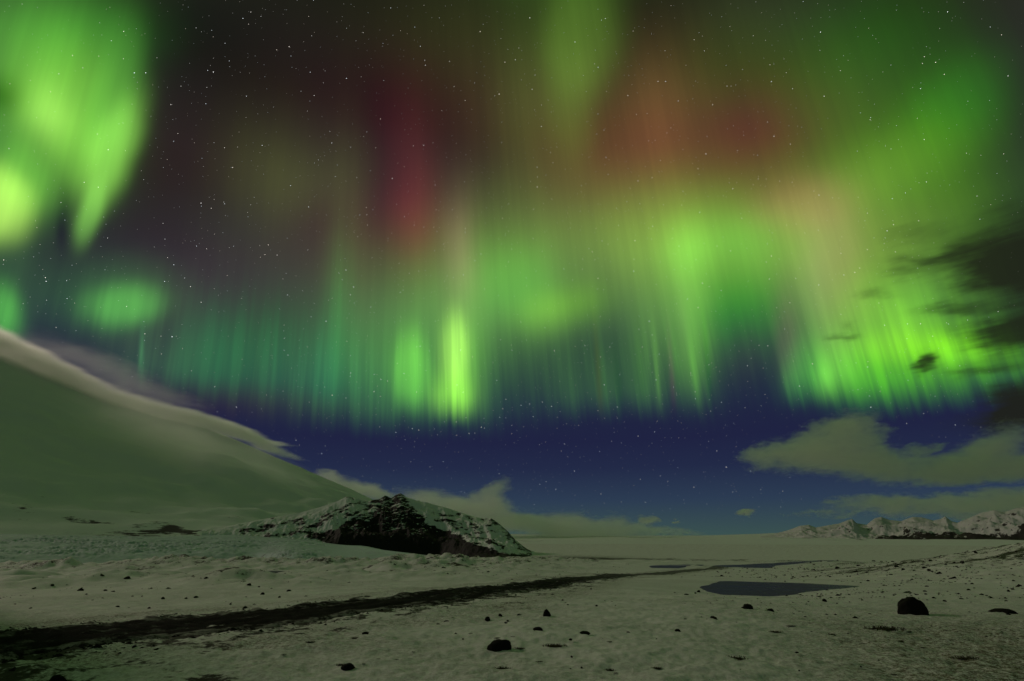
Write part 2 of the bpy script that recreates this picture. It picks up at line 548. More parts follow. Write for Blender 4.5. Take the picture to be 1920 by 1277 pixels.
# ponds: outlines surveyed in the picture, level from the land there
POND_PX = {
    'near': [(1318, 1105), (1324, 1097), (1355, 1090), (1420, 1091), (1490, 1093), (1560, 1096), (1614, 1099), (1590, 1102), (1540, 1106),
             (1490, 1113), (1440, 1120), (1390, 1121), (1345, 1115)],
    'far': [(1338, 1063), (1345, 1060), (1380, 1059), (1430, 1057), (1480, 1054), (1562, 1051), (1520, 1054), (1470, 1060), (1420, 1068), (1370, 1073),
            (1345, 1071)],
    'slim': [(1222, 1062), (1240, 1060), (1270, 1060), (1303, 1059), (1285, 1063), (1250, 1068), (1228, 1067)],
    'moraine': [(428, 1069), (500, 1070), (560, 1071), (610, 1075), (660, 1076), (615, 1081), (595, 1089), (560, 1086), (520, 1078), (470, 1072)],
}
POND = {}
for k, poly in POND_PX.items():
    pts = np.array([solve(px, py) for px, py in poly])
    zc = float(np.mean(h_smooth(pts[:, 0], pts[:, 1])))
    # put the whole outline on one level: follow each sight line to that level
    lv = zc - 0.12
    q = []
    for px, py in poly:
        r = ray(px, py)
        t = (lv - EYE.z) / r.z
        q.append((r.x * t, r.y * t))
    q = np.array(q)
    m_ = len(q)
    sm = []
    for i in range(m_):                             # a smooth closed shore through the surveyed points
        p0, p1, p2, p3 = q[i - 1], q[i], q[(i + 1) % m_], q[(i + 2) % m_]
        for u in (0.0, 0.25, 0.5, 0.75):
            sm.append(0.5 * (2 * p1 + (p2 - p0) * u + (2 * p0 - 5 * p1 + 4 * p2 - p3) * u * u + (3 * p1 - p0 - 3 * p2 + p3) * u ** 3))
    POND[k] = (np.array(sm), lv)


def poly_sdf(x, y, poly):
    """signed distance to a closed outline, negative inside"""
    d = np.full(np.shape(x), 1e18)
    s = np.ones(np.shape(x))
    n = len(poly)
    for i in range(n):
        a, b = poly[i], poly[i - 1]
        ex, ey = b[0] - a[0], b[1] - a[1]
        wx, wy = x - a[0], y - a[1]
        t = np.clip((wx * ex + wy * ey) / (ex * ex + ey * ey), 0, 1)
        bx, by = wx - ex * t, wy - ey * t
        d = np.minimum(d, bx * bx + by * by)
        c1 = y >= a[1]
        c2 = y < b[1]
        c3 = ex * wy > ey * wx
        flip = (c1 & c2 & c3) | (~c1 & ~c2 & ~c3)
        s = np.where(flip, -s, s)
    return s * np.sqrt(d)


def near_box(x, y, poly, m):
    lo, hi = poly.min(0) - m, poly.max(0) + m
    return (x > lo[0]) & (x < hi[0]) & (y > lo[1]) & (y < hi[1])


def h_land(x, y, fine=True):
    d = np.hypot(x, y)
    az = np.degrees(np.arctan2(x, y))
    z = h_smooth(x, y)
    hum = np.zeros_like(z)
    for (c, h, w, e) in _hp:
        dx, dy = x - c[0], y - c[1]
        hum = np.maximum(hum, h * np.exp(-((dx / (w * e)) ** 2 + (dy / w) ** 2)))
    mor = sstep(4, -6, az) * sstep(70, 130, d) * (1 - sstep(420, 600, d)) + 0.6 * sstep(-2, 8, az) * sstep(200, 330, d) * (1 - sstep(700, 1000, d))
    z = z + hum * (1 + 0.35 * fbm(x / 5.0, y / 5.0, 3, 3))
    z = z + mor * (2.3 * np.maximum(0, fbm(x / 26.0, y / 26.0, 4, 11)) + 0.4 * fbm(x / 6.0, y / 6.0, 3, 12))
    # undulation growing with distance
    z = z + np.clip(d / 60, 0, 1) * (0.45 - 0.33 * sstep(-4, 6, az) * (1 - sstep(300, 420, d))) * fbm(x / 45.0, y / 45.0, 4, 21) * (1 - 0.6 * sstep(700, 1200, d))
    z = z + 0.5 * sstep(22, 40, az) * sstep(40, 100, d) * (1 - sstep(300, 500, d)) * fbm(x / 11.0, y / 11.0, 4, 51)
    z = z + 0.10 * fbm(x / 7.0, y / 7.0, 3, 31) * sstep(3, 14, d)
    if fine:
        k = 1 - sstep(60, 160, d)
        z = z + k * 0.055 * fbm(x / 1.1, y / 0.8, 3, 41)
        z = z + k * (1 - sstep(20, 50, d)) * 0.020 * fbm(x / 0.22, y / 0.16, 2, 61)
    for poly, lv in POND.values():
        m = near_box(x, y, poly, 40.0)
        if m.any():
            size = max(0.6, 0.035 * float(np.mean(np.hypot(poly[:, 0], poly[:, 1]))))
            s = poly_sdf(x[m], y[m], poly) + 0.25 * size * fbm(x[m] / (3 * size), y[m] / (3 * size), 3, 71)
            f = sstep((7 if lv > -3 else 3) * size, 0.0, s)
            t = lv + np.clip(s * 0.14 / size ** 1.1, -0.6, 3.0)
            z[m] = z[m] * (1 - f) + t * f
    rm = near_box(x, y, RD[:, :2], 12.0)
    if rm.any():
        rdist = road_dist(x[rm], y[rm])
        edge = rdist + 0.30 * fbm(x[rm] / 1.6, y[rm] / 1.6, 3, 81)
        z[rm] = z[rm] - 0.07 * (1 - sstep(0.8, 1.1, edge))
    return z


def mesh_obj(name, verts, faces, mat=None, smooth=True, parent=None):
    me = bpy.data.meshes.new(name)
    verts = np.ascontiguousarray(verts, dtype=np.float32)
    faces = np.ascontiguousarray(faces, dtype=np.int32)
    k = faces.shape[1]
    me.vertices.add(len(verts))
    me.vertices.foreach_set('co', verts.ravel())
    me.loops.add(faces.size)
    me.loops.foreach_set('vertex_index', faces.ravel())
    me.polygons.add(len(faces))
    me.polygons.foreach_set('loop_start', np.arange(0, faces.size, k, dtype=np.int32))
    me.polygons.foreach_set('loop_total', np.full(len(faces), k, dtype=np.int32))
    me.polygons.foreach_set('use_smooth', np.full(len(faces), smooth, dtype=bool))
    me.update(calc_edges=True)
    me.validate()
    if mat:
        me.materials.append(mat)
    o = bpy.data.objects.new(name, me)
    COL.objects.link(o)
    if parent:
        o.parent = parent
    return o


def grid_faces(nr, nc, wrap=False):
    i = np.arange(nr - 1)[:, None]
    j = np.arange(nc if wrap else nc - 1)[None, :]
    j2 = (j + 1) % nc
    a = i * nc + j
    b = i * nc + j2
    return np.stack([a, b, b + nc, a + nc], -1).reshape(-1, 4)


def attr(o, name, vals):
    at = o.data.attributes.new(name, 'FLOAT', 'POINT')
    at.data.foreach_set('value', np.ascontiguousarray(vals, dtype=np.float32).ravel())


def tag(o, label=None, cat=None, group=None, kind=None):
    for k, v in (('label', label), ('category', cat), ('group', group), ('kind', kind)):
        if v:
            o[k] = v
    return o


# ------------------------------------------------------------------ materials
def material(name):
    m = bpy.data.materials.new(name)
    m.use_nodes = True
    return m, NT(m.node_tree)


def finish(n, color, rough, bump=None, bump_s=0.3, bump_d=0.05, spec=0.3):
    b = n.node('ShaderNodeBsdfPrincipled')
    n.put(b.inputs['Base Color'], color if isinstance(color, bpy.types.NodeSocket) else tuple(color) + (1.0,))
    n.put(b.inputs['Roughness'], rough)
    b.inputs['Specular IOR Level'].default_value = spec
    if bump is not None:
        bn = n.node('ShaderNodeBump')
        bn.inputs['Strength'].default_value = bump_s
        bn.inputs['Distance'].default_value = bump_d
        n.put(bn.inputs['Height'], bump)
        n.t.links.new(bn.outputs[0], b.inputs['Normal'])
    o = n.node('ShaderNodeOutputMaterial')
    n.t.links.new(b.outputs[0], o.inputs[0])
    return b


SNOW = (0.72, 0.73, 0.74)
SOIL = (0.022, 0.020, 0.017)


def snow_ground_material():
    m, n = material('snow_over_heath')
    pos = n.node('ShaderNodeNewGeometry').outputs['Position']
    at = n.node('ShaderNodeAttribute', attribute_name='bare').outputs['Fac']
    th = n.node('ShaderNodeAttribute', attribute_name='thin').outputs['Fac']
    big = n.noise(pos, 0.9, 5.0, 0.62)
    fine = n.noise(n.mapping(pos, scale=(1, 1.4, 1)), 5.5, 4.0, 0.65)
    grain = n.noise(pos, 38.0, 3.0, 0.6)
    lvl = n.math('ADD', n.math('MULTIPLY', big, 0.72), n.math('MULTIPLY', fine, 0.38))
    # bare ground where the cover is broken
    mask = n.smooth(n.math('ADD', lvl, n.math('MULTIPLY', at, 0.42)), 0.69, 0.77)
    # thin snow lets stubble and grit show through as a tan cast; the same tan paints in corner darkening
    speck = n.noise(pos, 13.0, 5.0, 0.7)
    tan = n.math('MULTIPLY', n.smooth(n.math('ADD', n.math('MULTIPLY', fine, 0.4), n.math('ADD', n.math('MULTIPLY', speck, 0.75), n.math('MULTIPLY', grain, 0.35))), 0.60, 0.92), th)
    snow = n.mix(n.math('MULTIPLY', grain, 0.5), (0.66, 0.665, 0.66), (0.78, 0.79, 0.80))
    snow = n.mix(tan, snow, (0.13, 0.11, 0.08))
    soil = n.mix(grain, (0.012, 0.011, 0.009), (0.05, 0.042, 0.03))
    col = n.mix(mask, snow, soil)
    bump = n.math('ADD', n.math('MULTIPLY', fine, 0.7), n.math('MULTIPLY', grain, 0.35))
    finish(n, col, 0.75, bump, 0.55, 0.06, 0.2)
    return m


def road_material():
    m, n = material('wet_gravel')
    pos = n.node('ShaderNodeNewGeometry').outputs['Position']
    across = n.node('ShaderNodeAttribute', attribute_name='across').outputs['Fac']
    along = n.node('ShaderNodeAttribute', attribute_name='along').outputs['Fac']
    cv = n.node('ShaderNodeCombineXYZ')
    n.put(cv.inputs[0], n.math('MULTIPLY', across, 5.0))
    n.put(cv.inputs[1], n.math('MULTIPLY', along, 0.10))
    streak = n.noise(cv.outputs[0], 1.0, 4.0, 0.6)
    gr = n.noise(pos, 14.0, 5.0, 0.7)
    mid = n.noise(pos, 1.8, 4.0, 0.6)
    soil = n.mix(gr, (0.004, 0.0038, 0.0034), (0.022, 0.019, 0.015))
    slush = n.math('ADD', n.math('MULTIPLY', streak, 0.75), n.math('MULTIPLY', mid, 0.45))
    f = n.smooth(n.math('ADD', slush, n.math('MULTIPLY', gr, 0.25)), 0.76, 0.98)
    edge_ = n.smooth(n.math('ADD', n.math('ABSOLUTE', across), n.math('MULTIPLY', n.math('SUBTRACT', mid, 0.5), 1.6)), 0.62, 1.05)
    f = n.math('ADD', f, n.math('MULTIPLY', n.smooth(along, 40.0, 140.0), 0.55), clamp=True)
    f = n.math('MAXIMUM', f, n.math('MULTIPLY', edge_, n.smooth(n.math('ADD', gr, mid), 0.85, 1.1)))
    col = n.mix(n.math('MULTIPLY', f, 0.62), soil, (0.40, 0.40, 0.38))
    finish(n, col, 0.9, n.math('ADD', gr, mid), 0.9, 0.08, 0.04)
    return m


def rock_material(name, a, b, dust=0.0):
    m, n = material(name)
    g = n.node('ShaderNodeNewGeometry')
    tc = n.node('ShaderNodeTexCoord').outputs['Object']
    f1 = n.noise(tc, 3.0, 5.0, 0.65)
    f2 = n.noise(tc, 18.0, 4.0, 0.6)
    col = n.mix(n.math('ADD', n.math('MULTIPLY', f1, 0.6), n.math('MULTIPLY', f2, 0.4)), a, b)
    if dust:
        sp = n.node('ShaderNodeSeparateXYZ')
        n.put(sp.inputs[0], g.outputs['Normal'])
        k = n.smooth(n.math('ADD', sp.outputs[2], n.math('MULTIPLY', f2, 0.6)), 1.12, 1.42)
        col = n.mix(n.math('MULTIPLY', k, dust), col, (0.6, 0.6, 0.6))
    finish(n, col, 0.85, n.math('ADD', f1, n.math('MULTIPLY', f2, 0.5)), 0.6, 0.05, 0.06)
    return m


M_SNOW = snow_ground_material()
M_ROAD = road_material()
M_ROCK = rock_material('basalt', (0.005, 0.0045, 0.004), (0.020, 0.018, 0.016), 0.0)

# ------------------------------------------------------------------ ground: one sheet from the camera to beyond the horizon
azs = np.radians(np.unique(np.r_[np.linspace(-180, -62, 48), np.linspace(-62, 62, 760), np.linspace(62, 180, 48)[:-1]]))
rs = np.unique(np.r_[np.geomspace(0.6, 6.0, 24), np.geomspace(6.0, 60.0, 300), np.geomspace(60.0, 500.0, 230), np.geomspace(500, 1500, 70),
                     np.geomspace(1500, 45000, 40)])
R_, A_ = np.meshgrid(rs, azs, indexing='ij')
gx, gy = (R_ * np.sin(A_)).ravel(), (R_ * np.cos(A_)).ravel()
gz = h_land(gx, gy)
gd = np.hypot(gx, gy)
gaz = np.degrees(np.arctan2(gx, gy))
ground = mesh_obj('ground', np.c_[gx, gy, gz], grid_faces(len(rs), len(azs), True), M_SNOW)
tag(ground, 'snow covered heath and moraine plain with bare patches', None, None, 'structure')
# how broken the snow cover is: moraine knolls, the stony rise, the verges of the road, plus painted darkening near left
hum = np.zeros_like(gz)
for (c, h, w, e) in _hp:
    hum = np.maximum(hum, h / 1.7 * np.exp(-(((gx - c[0]) / (w * e)) ** 2 + ((gy - c[1]) / w) ** 2)))
bare = 0.44 * np.clip(hum, 0, 1) * (0.6 + 0.9 * fbm(gx / 9, gy / 9, 3, 91))
rise = sstep(14, 38, gaz) * sstep(60, 120, gd) * (1 - sstep(420, 700, gd))
bare = bare + rise * (0.26 + 0.28 * fbm(gx / 16, gy / 9, 3, 92))
band = bell(gd, 640, 190) * sstep(-4, 8, gaz) + 0.8 * bell(gd, 170, 60) * sstep(24, 34, gaz)
bare = bare + band * (0.30 + 0.5 * fbm(gx / 40, gy / 18, 3, 93))
farb = sstep(480, 620, gd) * (1 - sstep(900, 1400, gd)) * bell(gaz, 6, 9)
bare = bare + 0.5 * farb
sel = near_box(gx, gy, RD[:, :2], 14.0)
rd = np.full_like(gz, 99.0)
rd[sel] = road_dist(gx[sel], gy[sel])
bare = bare + 0.9 * bell(gx, -9, 5.5) * bell(gy, 6.5, 3.6) + 0.46 * (1 - sstep(0.9, 1.6 + 0.7 * (gy < np.interp(gx, RD[:, 0], RD[:, 1])), rd + 0.45 * fbm(gx / 2.2, gy / 2.2, 3, 94))) * sstep(8, 14, gd)  # first term paints the near left corner dark, as bare soil
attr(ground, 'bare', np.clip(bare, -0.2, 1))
thin = 0.30 + 1.5 * sstep(20, 44, gaz) * (1 - sstep(12, 36, gd)) + 0.6 * bell(rd, 1.9, 0.45) + 0.25 * sstep(15, 45, gaz) * (1 - sstep(25, 70, gd)) + 0.30 * sstep(-5, -40, gaz) * (1 - sstep(16, 40, gd)) + 0.25 * fbm(gx / 6, gy / 4, 3, 95)  # large near-right term is corner darkening painted in as thinned snow
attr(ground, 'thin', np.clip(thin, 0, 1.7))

# ------------------------------------------------------------------ the rutted gravel road
nc = 41
tan = np.gradient(RD[:, :2], axis=0)
tan /= np.linalg.norm(tan, axis=1)[:, None]
nor = np.c_[-tan[:, 1], tan[:, 0]]
ac = np.linspace(-1.12, 1.12, nc)
X = RD[:, 0][:, None] + nor[:, 0][:, None] * ac[None] * RD[:, 2][:, None]
Y = RD[:, 1][:, None] + nor[:, 1][:, None] * ac[None] * RD[:, 2][:, None]
sl = np.r_[0, np.cumsum(np.linalg.norm(np.diff(RD[:, :2], axis=0), axis=1))]
S = np.repeat(sl[:, None], nc, 1)
Zr = h_land(X.ravel(), Y.ravel(), False).reshape(X.shape)
Zc = h_smooth(X.ravel(), Y.ravel()).reshape(X.shape)
hz = np.median(h_land(X[:, nc // 2 - 3:nc // 2 + 4].ravel(), Y[:, nc // 2 - 3:nc // 2 + 4].ravel(), False).reshape(-1, 7), axis=1)[:, None]
Z = 0.25 * hz + 0.75 * Zr + 0.13
rut = np.zeros_like(Z)
for c in (-0.62, -0.28, 0.2, 0.55):
    rut -= 0.10 * bell(ac[None] + 0.05 * np.sin(S / 9 + c * 5), c, 0.09)
Z = Z + rut + 0.05 * fbm(X / 0.5, Y / 0.5, 3, 101) + 0.04 * fbm(X / 2.0, Y / 2.0, 2, 102)
Z = Z - 0.26 * sstep(0.80, 1.12, np.abs(ac)[None] + 0.12 * fbm(X / 0.9, Y / 0.9, 2, 103))
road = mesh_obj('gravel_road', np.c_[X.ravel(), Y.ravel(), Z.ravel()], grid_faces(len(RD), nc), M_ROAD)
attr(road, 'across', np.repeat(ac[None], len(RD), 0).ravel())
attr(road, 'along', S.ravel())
tag(road, 'dark muddy gravel track with ruts curving away to the right', None, None, 'structure')

# ------------------------------------------------------------------ ponds


def water_material():
    m, n = material('dark_ice_and_water')
    pos = n.node('ShaderNodeNewGeometry').outputs['Position']
    f = n.noise(n.mapping(pos, scale=(0.35, 1.0, 1.0)), 0.6, 4.0, 0.6)
    g = n.noise(pos, 6.0, 3.0, 0.6)
    col = n.mix(f, (0.050, 0.034, 0.042), (0.09, 0.066, 0.078))
    finish(n, col, n.math('MULTIPLY_ADD', f, 0.2, 0.18), g, 0.10, 0.02, 0.015)
    return m


M_WATER = water_material()
for k, (poly, lv) in POND.items():
    c = poly.mean(0)
    size = max(0.6, 0.035 * float(np.mean(np.hypot(poly[:, 0], poly[:, 1]))))
    nxt, prv = np.roll(poly, -1, 0), np.roll(poly, 1, 0)
    tg = nxt - prv
    nrm_ = np.c_[tg[:, 1], -tg[:, 0]] / np.maximum(np.linalg.norm(tg, axis=1), 1e-6)[:, None]
    area = 0.5 * np.sum(poly[:, 0] * nxt[:, 1] - nxt[:, 0] * poly[:, 1])
    outp = poly + nrm_ * (np.sign(area) * size * 0.45)             # a little wider than the shore: the bank hides its rim
    bm = bmesh.new()
    vs = [bm.verts.new((p[0], p[1], lv)) for p in outp]
    bm.faces.new(vs)
    bmesh.ops.triangulate(bm, faces=bm.faces[:])
    bmesh.ops.recalc_face_normals(bm, faces=bm.faces[:])
    if bm.faces[0].normal.z < 0:
        bmesh.ops.reverse_faces(bm, faces=bm.faces[:])
    me = bpy.data.meshes.new('pond')
    bm.to_mesh(me)
    bm.free()
    me.materials.append(M_WATER)
    o = bpy.data.objects.new('pond', me)
    COL.objects.link(o)
    tag(o, {'near': 'dark teardrop pond nearest the camera on the right', 'far': 'dark long pond behind the nearest pond',
            'slim': 'small slim dark pond beside the far end of the track', 'moraine': 'dark pool between the moraine knolls on the left'}[k], None, None, 'structure')

# ------------------------------------------------------------------ glacier, ice cap and mountains


def azel(px, py):
    r = ray(px, py)
    return math.degrees(math.atan2(r.x, r.y)), math.atan2(r.z, math.hypot(r.x, r.y))


def profile(pts):
    a = np.array([azel(*p) for p in pts])
    o = np.argsort(a[:, 0])
    return a[o, 0], a[o, 1]


def snow_rock_material(name, scale, stretch, snow=(0.70, 0.72, 0.74), rock_a=(0.010, 0.010, 0.009), rock_b=(0.045, 0.042, 0.036), tilt=0.0, steepw=0.08):
    """snow with rock breaking through: 'rock' is how bare each place is, the noise gives the ragged strata"""
    m, n = material(name)
    g = n.node('ShaderNodeNewGeometry')
    pos = g.outputs['Position']
    at = n.node('ShaderNodeAttribute', attribute_name='rock').outputs['Fac']
    sp = n.node('ShaderNodeSeparateXYZ')
    n.put(sp.inputs[0], g.outputs['Normal'])
    steep = n.smooth(sp.outputs[2], 0.92, 0.55)
    a = n.noise(n.mapping(pos, rot=(0, math.radians(tilt), 0), scale=(scale, scale, scale * stretch)), 1.0, 8.0, 0.72, 0.5)
    b = n.noise(n.mapping(pos, rot=(0, math.radians(tilt), 0), scale=(scale * 4, scale * 4, scale * 4 * stretch)), 1.0, 5.0, 0.65)
    v = n.math('ADD', n.math('MULTIPLY', a, 0.6), n.math('MULTIPLY', b, 0.4))
    v = n.math('MULTIPLY_ADD', v, 1.7, -0.35)
    v = n.math('ADD', v, n.math('MULTIPLY', at, 0.55))
    v = n.math('ADD', v, n.math('MULTIPLY', steep, steepw))
    f = n.smooth(v, 0.66, 0.74)
    rock = n.mix(b, rock_a, rock_b)
    sn = n.mix(n.math('MULTIPLY', a, 0.4), snow, tuple(c * 0.9 for c in snow))
    finish(n, n.mix(f, sn, rock), 0.8, n.math('ADD', a, n.math('MULTIPLY', b, 0.6)), 0.5, 0.25 / scale * 0.12, 0.2)
    return m


# --- the ice cap on the left: its long shoulder falls from beyond the frame to the central mountain
ca, ce = profile([(-1500, 250), (-900, 330), (-500, 440), (-200, 570), (0, 662), (100, 702), (200, 748), (300, 780), (400, 806), (480, 842), (560, 876),
                  (620, 901), (665, 921), (720, 948), (790, 978), (880, 1004)])
az = np.linspace(-125, azel(880, 1004)[0], 330)
ce_ = np.interp(az, ca, ce) * sstep(-128, -70, az)
Rr = 5200.0
tt = np.r_[np.linspace(0, 1, 120), np.linspace(1.02, 1.5, 14)]
T, A2 = np.meshgrid(tt, az, indexing='ij')
r0 = np.interp(az, [-60, -30, -18, -5], [1350, 1300, 1250, 1400])
R2 = r0[None] + (Rr - r0[None]) * T
zr = EYE.z + Rr * np.tan(ce_)
prof = np.where(T <= 1, T ** 1.25, 1 - (T - 1) * 1.3)
X2, Y2 = R2 * np.sin(np.radians(A2)), R2 * np.cos(np.radians(A2))
Z2 = -36 + (zr[None] + 36) * prof
lo = np.sin(np.pi * np.clip(T, 0, 1))
Z2 = Z2 + lo * 60 * fbm(X2 / 900, Y2 / 900, 3, 201) + lo * (1 - T.clip(0, 1)) * 26 * fbm(X2 / 180, Y2 / 180, 4, 202)
Z2 = Z2 + 10 * fbm(X2 / 300, Y2 / 300, 3, 203) * np.clip(T * 4, 0, 1)
M_CAP = snow_rock_material('ice_cap_snow', 0.0045, 5.0, (0.70, 0.73, 0.73), tilt=-9)
icecap = mesh_obj('ice_cap', np.c_[X2.ravel(), Y2.ravel(), Z2.ravel()], grid_faces(len(tt), len(az)), M_CAP)
rockc = bell(T, 0.09, 0.06) * (0.14 + 0.40 * fbm(X2 / 260, Y2 / 260, 3, 204)) * sstep(-50, -38, A2)
rockc = rockc + bell(A2, -23, 3.5) * bell(T, 0.13, 0.07) * 0.22 - 0.25 * sstep(0.16, 0.3, T)
attr(icecap, 'rock', rockc.ravel())
tag(icecap, 'vast smooth snow shoulder of an ice cap falling to the right', None, None, 'structure')

# --- the glacier tongue in front of it
fa, fe = profile([(-500, 1040), (0, 1041), (200, 1041), (330, 1043), (430, 1050), (520, 1056), (640, 1058), (760, 1056), (830, 1052), (878, 1049)])
ta, te = profile([(-500, 996), (0, 1001), (150, 1004), (300, 1006), (440, 1003), (560, 1011), (700, 1029), (800, 1041), (850, 1046), (878, 1048)])
az = np.linspace(-62, azel(878, 1049)[0], 520)
fr = []
for a_, e_ in zip(az, np.interp(az, fa, fe)):
    t = np.geomspace(150, 1500, 3000)
    zz = h_smooth(t * math.sin(math.radians(a_)), t * math.cos(math.radians(a_)))
    k = np.argmax((EYE.z + t * math.tan(e_)) < zz)
    fr.append(min(t[k], 560.0) if k else 560.0)
fr = np.array(fr)
fr = np.convolve(np.r_[[fr[0]] * 8, fr, [fr[-1]] * 8], np.ones(17) / 17, 'valid')
zf = h_smooth(fr * np.sin(np.radians(az)), fr * np.cos(np.radians(az))) - 1.5
te_ = np.interp(az, ta, te)
RT = np.where(te_ < -0.002, np.minimum(1180.0, (zf + 2.5 - EYE.z) / np.tan(np.minimum(te_, -0.002))), 1180.0)
RT = np.maximum(RT, fr + 12.0)
RT = np.convolve(np.r_[[RT[0]] * 10, RT, [RT[-1]] * 10], np.ones(21) / 21, 'valid')
tt = np.r_[np.linspace(0, 1, 200), np.linspace(1.01, 1.6, 24)]
T, A2 = np.meshgrid(tt, az, indexing='ij')
R2 = fr[None] + (RT - fr)[None] * T
X2, Y2 = R2 * np.sin(np.radians(A2)), R2 * np.cos(np.radians(A2))
zt = EYE.z + RT * np.tan(te_)
pr = np.where(T <= 1, 0.30 * sstep(0, 0.10, T) + 0.70 * T ** 1.1, 1 - 0.5 * (T - 1) - 3.0 * (T - 1) * np.clip((900 - RT) / 300, 0, 1)[None])
Z2 = zf[None] + (np.maximum(zt - zf, 0.5))[None] * pr
ex = np.clip((zt - zf) / 14, 0, 1)[None]
fl = np.sin(np.pi * np.clip(T, 0, 1)) ** 0.6
crev = ridged(X2 / 26 + 0.4 * Y2 / 40, Y2 / 11, 4, 211) - 1.2
Z2 = Z2 + ex * fl * (5.0 * crev * (0.35 + 0.9 * sstep(-0.25, 0.5, fbm(X2 / 160, Y2 / 120, 3, 212))) + 3.0 * fbm(X2 / 140, Y2 / 140, 3, 213))
M_ICE = snow_rock_material('glacier_ice', 0.035, 1.5, (0.40, 0.52, 0.50), (0.03, 0.035, 0.033), (0.09, 0.10, 0.095), tilt=4)
glacier = mesh_obj('glacier', np.c_[X2.ravel(), Y2.ravel(), Z2.ravel()], grid_faces(len(tt), len(az)), M_ICE)
rk = 0.55 * (1 - sstep(0.03, 0.10, T + 0.03 * fbm(X2 / 20, Y2 / 20, 3, 214))) * sstep(-26, -18, A2)
rk = rk + 0.26 * ex * sstep(0.1, -0.8, crev) - 0.16 * sstep(0.35, 0.9, T) - 0.06
attr(glacier, 'rock', rk.ravel())
tag(glacier, 'crevassed blue green glacier tongue in front of the dark mountain', None, None, 'structure')

# --- the dark craggy mountain in the middle
sa, se = profile([(380, 992), (440, 984), (500, 972), (560, 962), (600, 951), (632, 940), (650, 931), (665, 934), (690, 939), (712, 936), (722, 929), (733, 934),
                  (745, 926), (752, 925), (762, 932), (776, 937), (800, 942), (840, 953), (880, 966), (908, 973), (921, 971), (936, 982), (952, 996),
                  (966, 1012), (985, 1027), (1010, 1042), (1030, 1048)])
az = np.linspace(sa[0], sa[-1], 620)
RC = 1330.0
crest = EYE.z + RC * np.tan(np.interp(az, sa, se))
ba, be = profile([(380, 1002), (500, 1008), (600, 1016), (700, 1032), (800, 1043), (900, 1049), (960, 1051), (1030, 1049)])
rb = []
for a_, e_ in zip(az, np.interp(az, ba, be)):
    rb.append(min(1090.0, max(880.0, -(32.0 + EYE.z) / math.tan(min(e_, -0.004)))))
rb = np.array(rb)
tt = np.r_[np.linspace(-0.08, 1, 230), np.linspace(1.01, 1.6, 26)]
T, A2 = np.meshgrid(tt, az, indexing='ij')
R2 = rb[None] + (RC - rb[None]) * T
X2, Y2 = R2 * np.sin(np.radians(A2)), R2 * np.cos(np.radians(A2))
zb = -33.0
PX = np.interp(A2, np.array([azel(x, 990)[0] for x in range(360, 1041, 20)]), np.arange(360, 1041, 20.0))
cliff = sstep(590, 660, PX) * (1 - sstep(960, 1000, PX))
lin_p = np.clip(T, 0, 1) ** 0.95
# the front buttress: a steep dark wall left of the middle, a snow bench with bands of crag right of it
cl_p = 0.42 * sstep(0.0, 0.25, T) + 0.14 * np.clip(T, 0, 1) + 0.30 * sstep(0.45, 0.72, T) + 0.14 * sstep(0.8, 1.0, T)
pr = np.where(T <= 1, lin_p * (1 - cliff) + (0.45 * lin_p + 0.55 * cl_p) * cliff, 1 - 0.9 * (T - 1))
H = np.maximum(crest - zb, 1.0)[None]
Z2 = zb + H * pr
amp = np.clip(H / 60, 0, 1)
mid_ = np.sin(np.pi * np.clip(T, 0, 1)) ** 0.7
Z2 = Z2 + amp * mid_ * (11.0 * (ridged(X2 / 70 + Y2 / 200, Y2 / 150, 4, 221) - 1.25) + 6.0 * fbm(X2 / 34, Y2 / 40, 4, 222) + 1.4 * fbm(X2 / 7, Y2 / 8, 3, 223))
Z2 = Z2 + amp * bell(T, 1.0, 0.05) * (1.0 * fbm(X2 / 5, Y2 / 40, 3, 224)) * sstep(640, 660, PX) * (1 - sstep(790, 840, PX))
PYn = T                                            # 0 foot, 1 crest
M_CRAG = snow_rock_material('crag_and_snow', 0.022, 3.6, (0.66, 0.70, 0.68), (0.004, 0.004, 0.0038), (0.014, 0.0138, 0.013), tilt=16)
crag = mesh_obj('mountain', np.c_[X2.ravel(), Y2.ravel(), Z2.ravel()], grid_faces(len(tt), len(az)), M_CRAG)
# where the cliffs stand bare, outlined on the mountain's face
vx_, vy_, vz_ = X2 - EYE.x, Y2 - EYE.y, Z2 - EYE.z
dep = vy_ * math.cos(PITCH) + vz_ * math.sin(PITCH)
qx = 960 + FPX * vx_ / dep
qy = 638.5 - FPX * (vz_ * math.cos(PITCH) - vy_ * math.sin(PITCH)) / dep
wx_ = qx + 9 * fbm(X2 / 50, Z2 / 30, 4, 225)
wy_ = qy + 6 * fbm(X2 / 36, Z2 / 26, 4, 226)


def face(poly, soft=5.0):
    return sstep(soft, -soft, poly_sdf(wx_, wy_, np.array(poly, float)))


def vein(pts, w):
    d = np.full(np.shape(wx_), 1e9)
    for (x0, y0), (x1, y1) in zip(pts[:-1], pts[1:]):
        t_ = np.clip(((wx_ - x0) * (x1 - x0) + (wy_ - y0) * (y1 - y0)) / ((x1 - x0) ** 2 + (y1 - y0) ** 2), 0, 1)
        d = np.minimum(d, np.hypot(wx_ - x0 - t_ * (x1 - x0), wy_ - y0 - t_ * (y1 - y0)))
    return sstep(w * 1.5, w * 0.3, d)


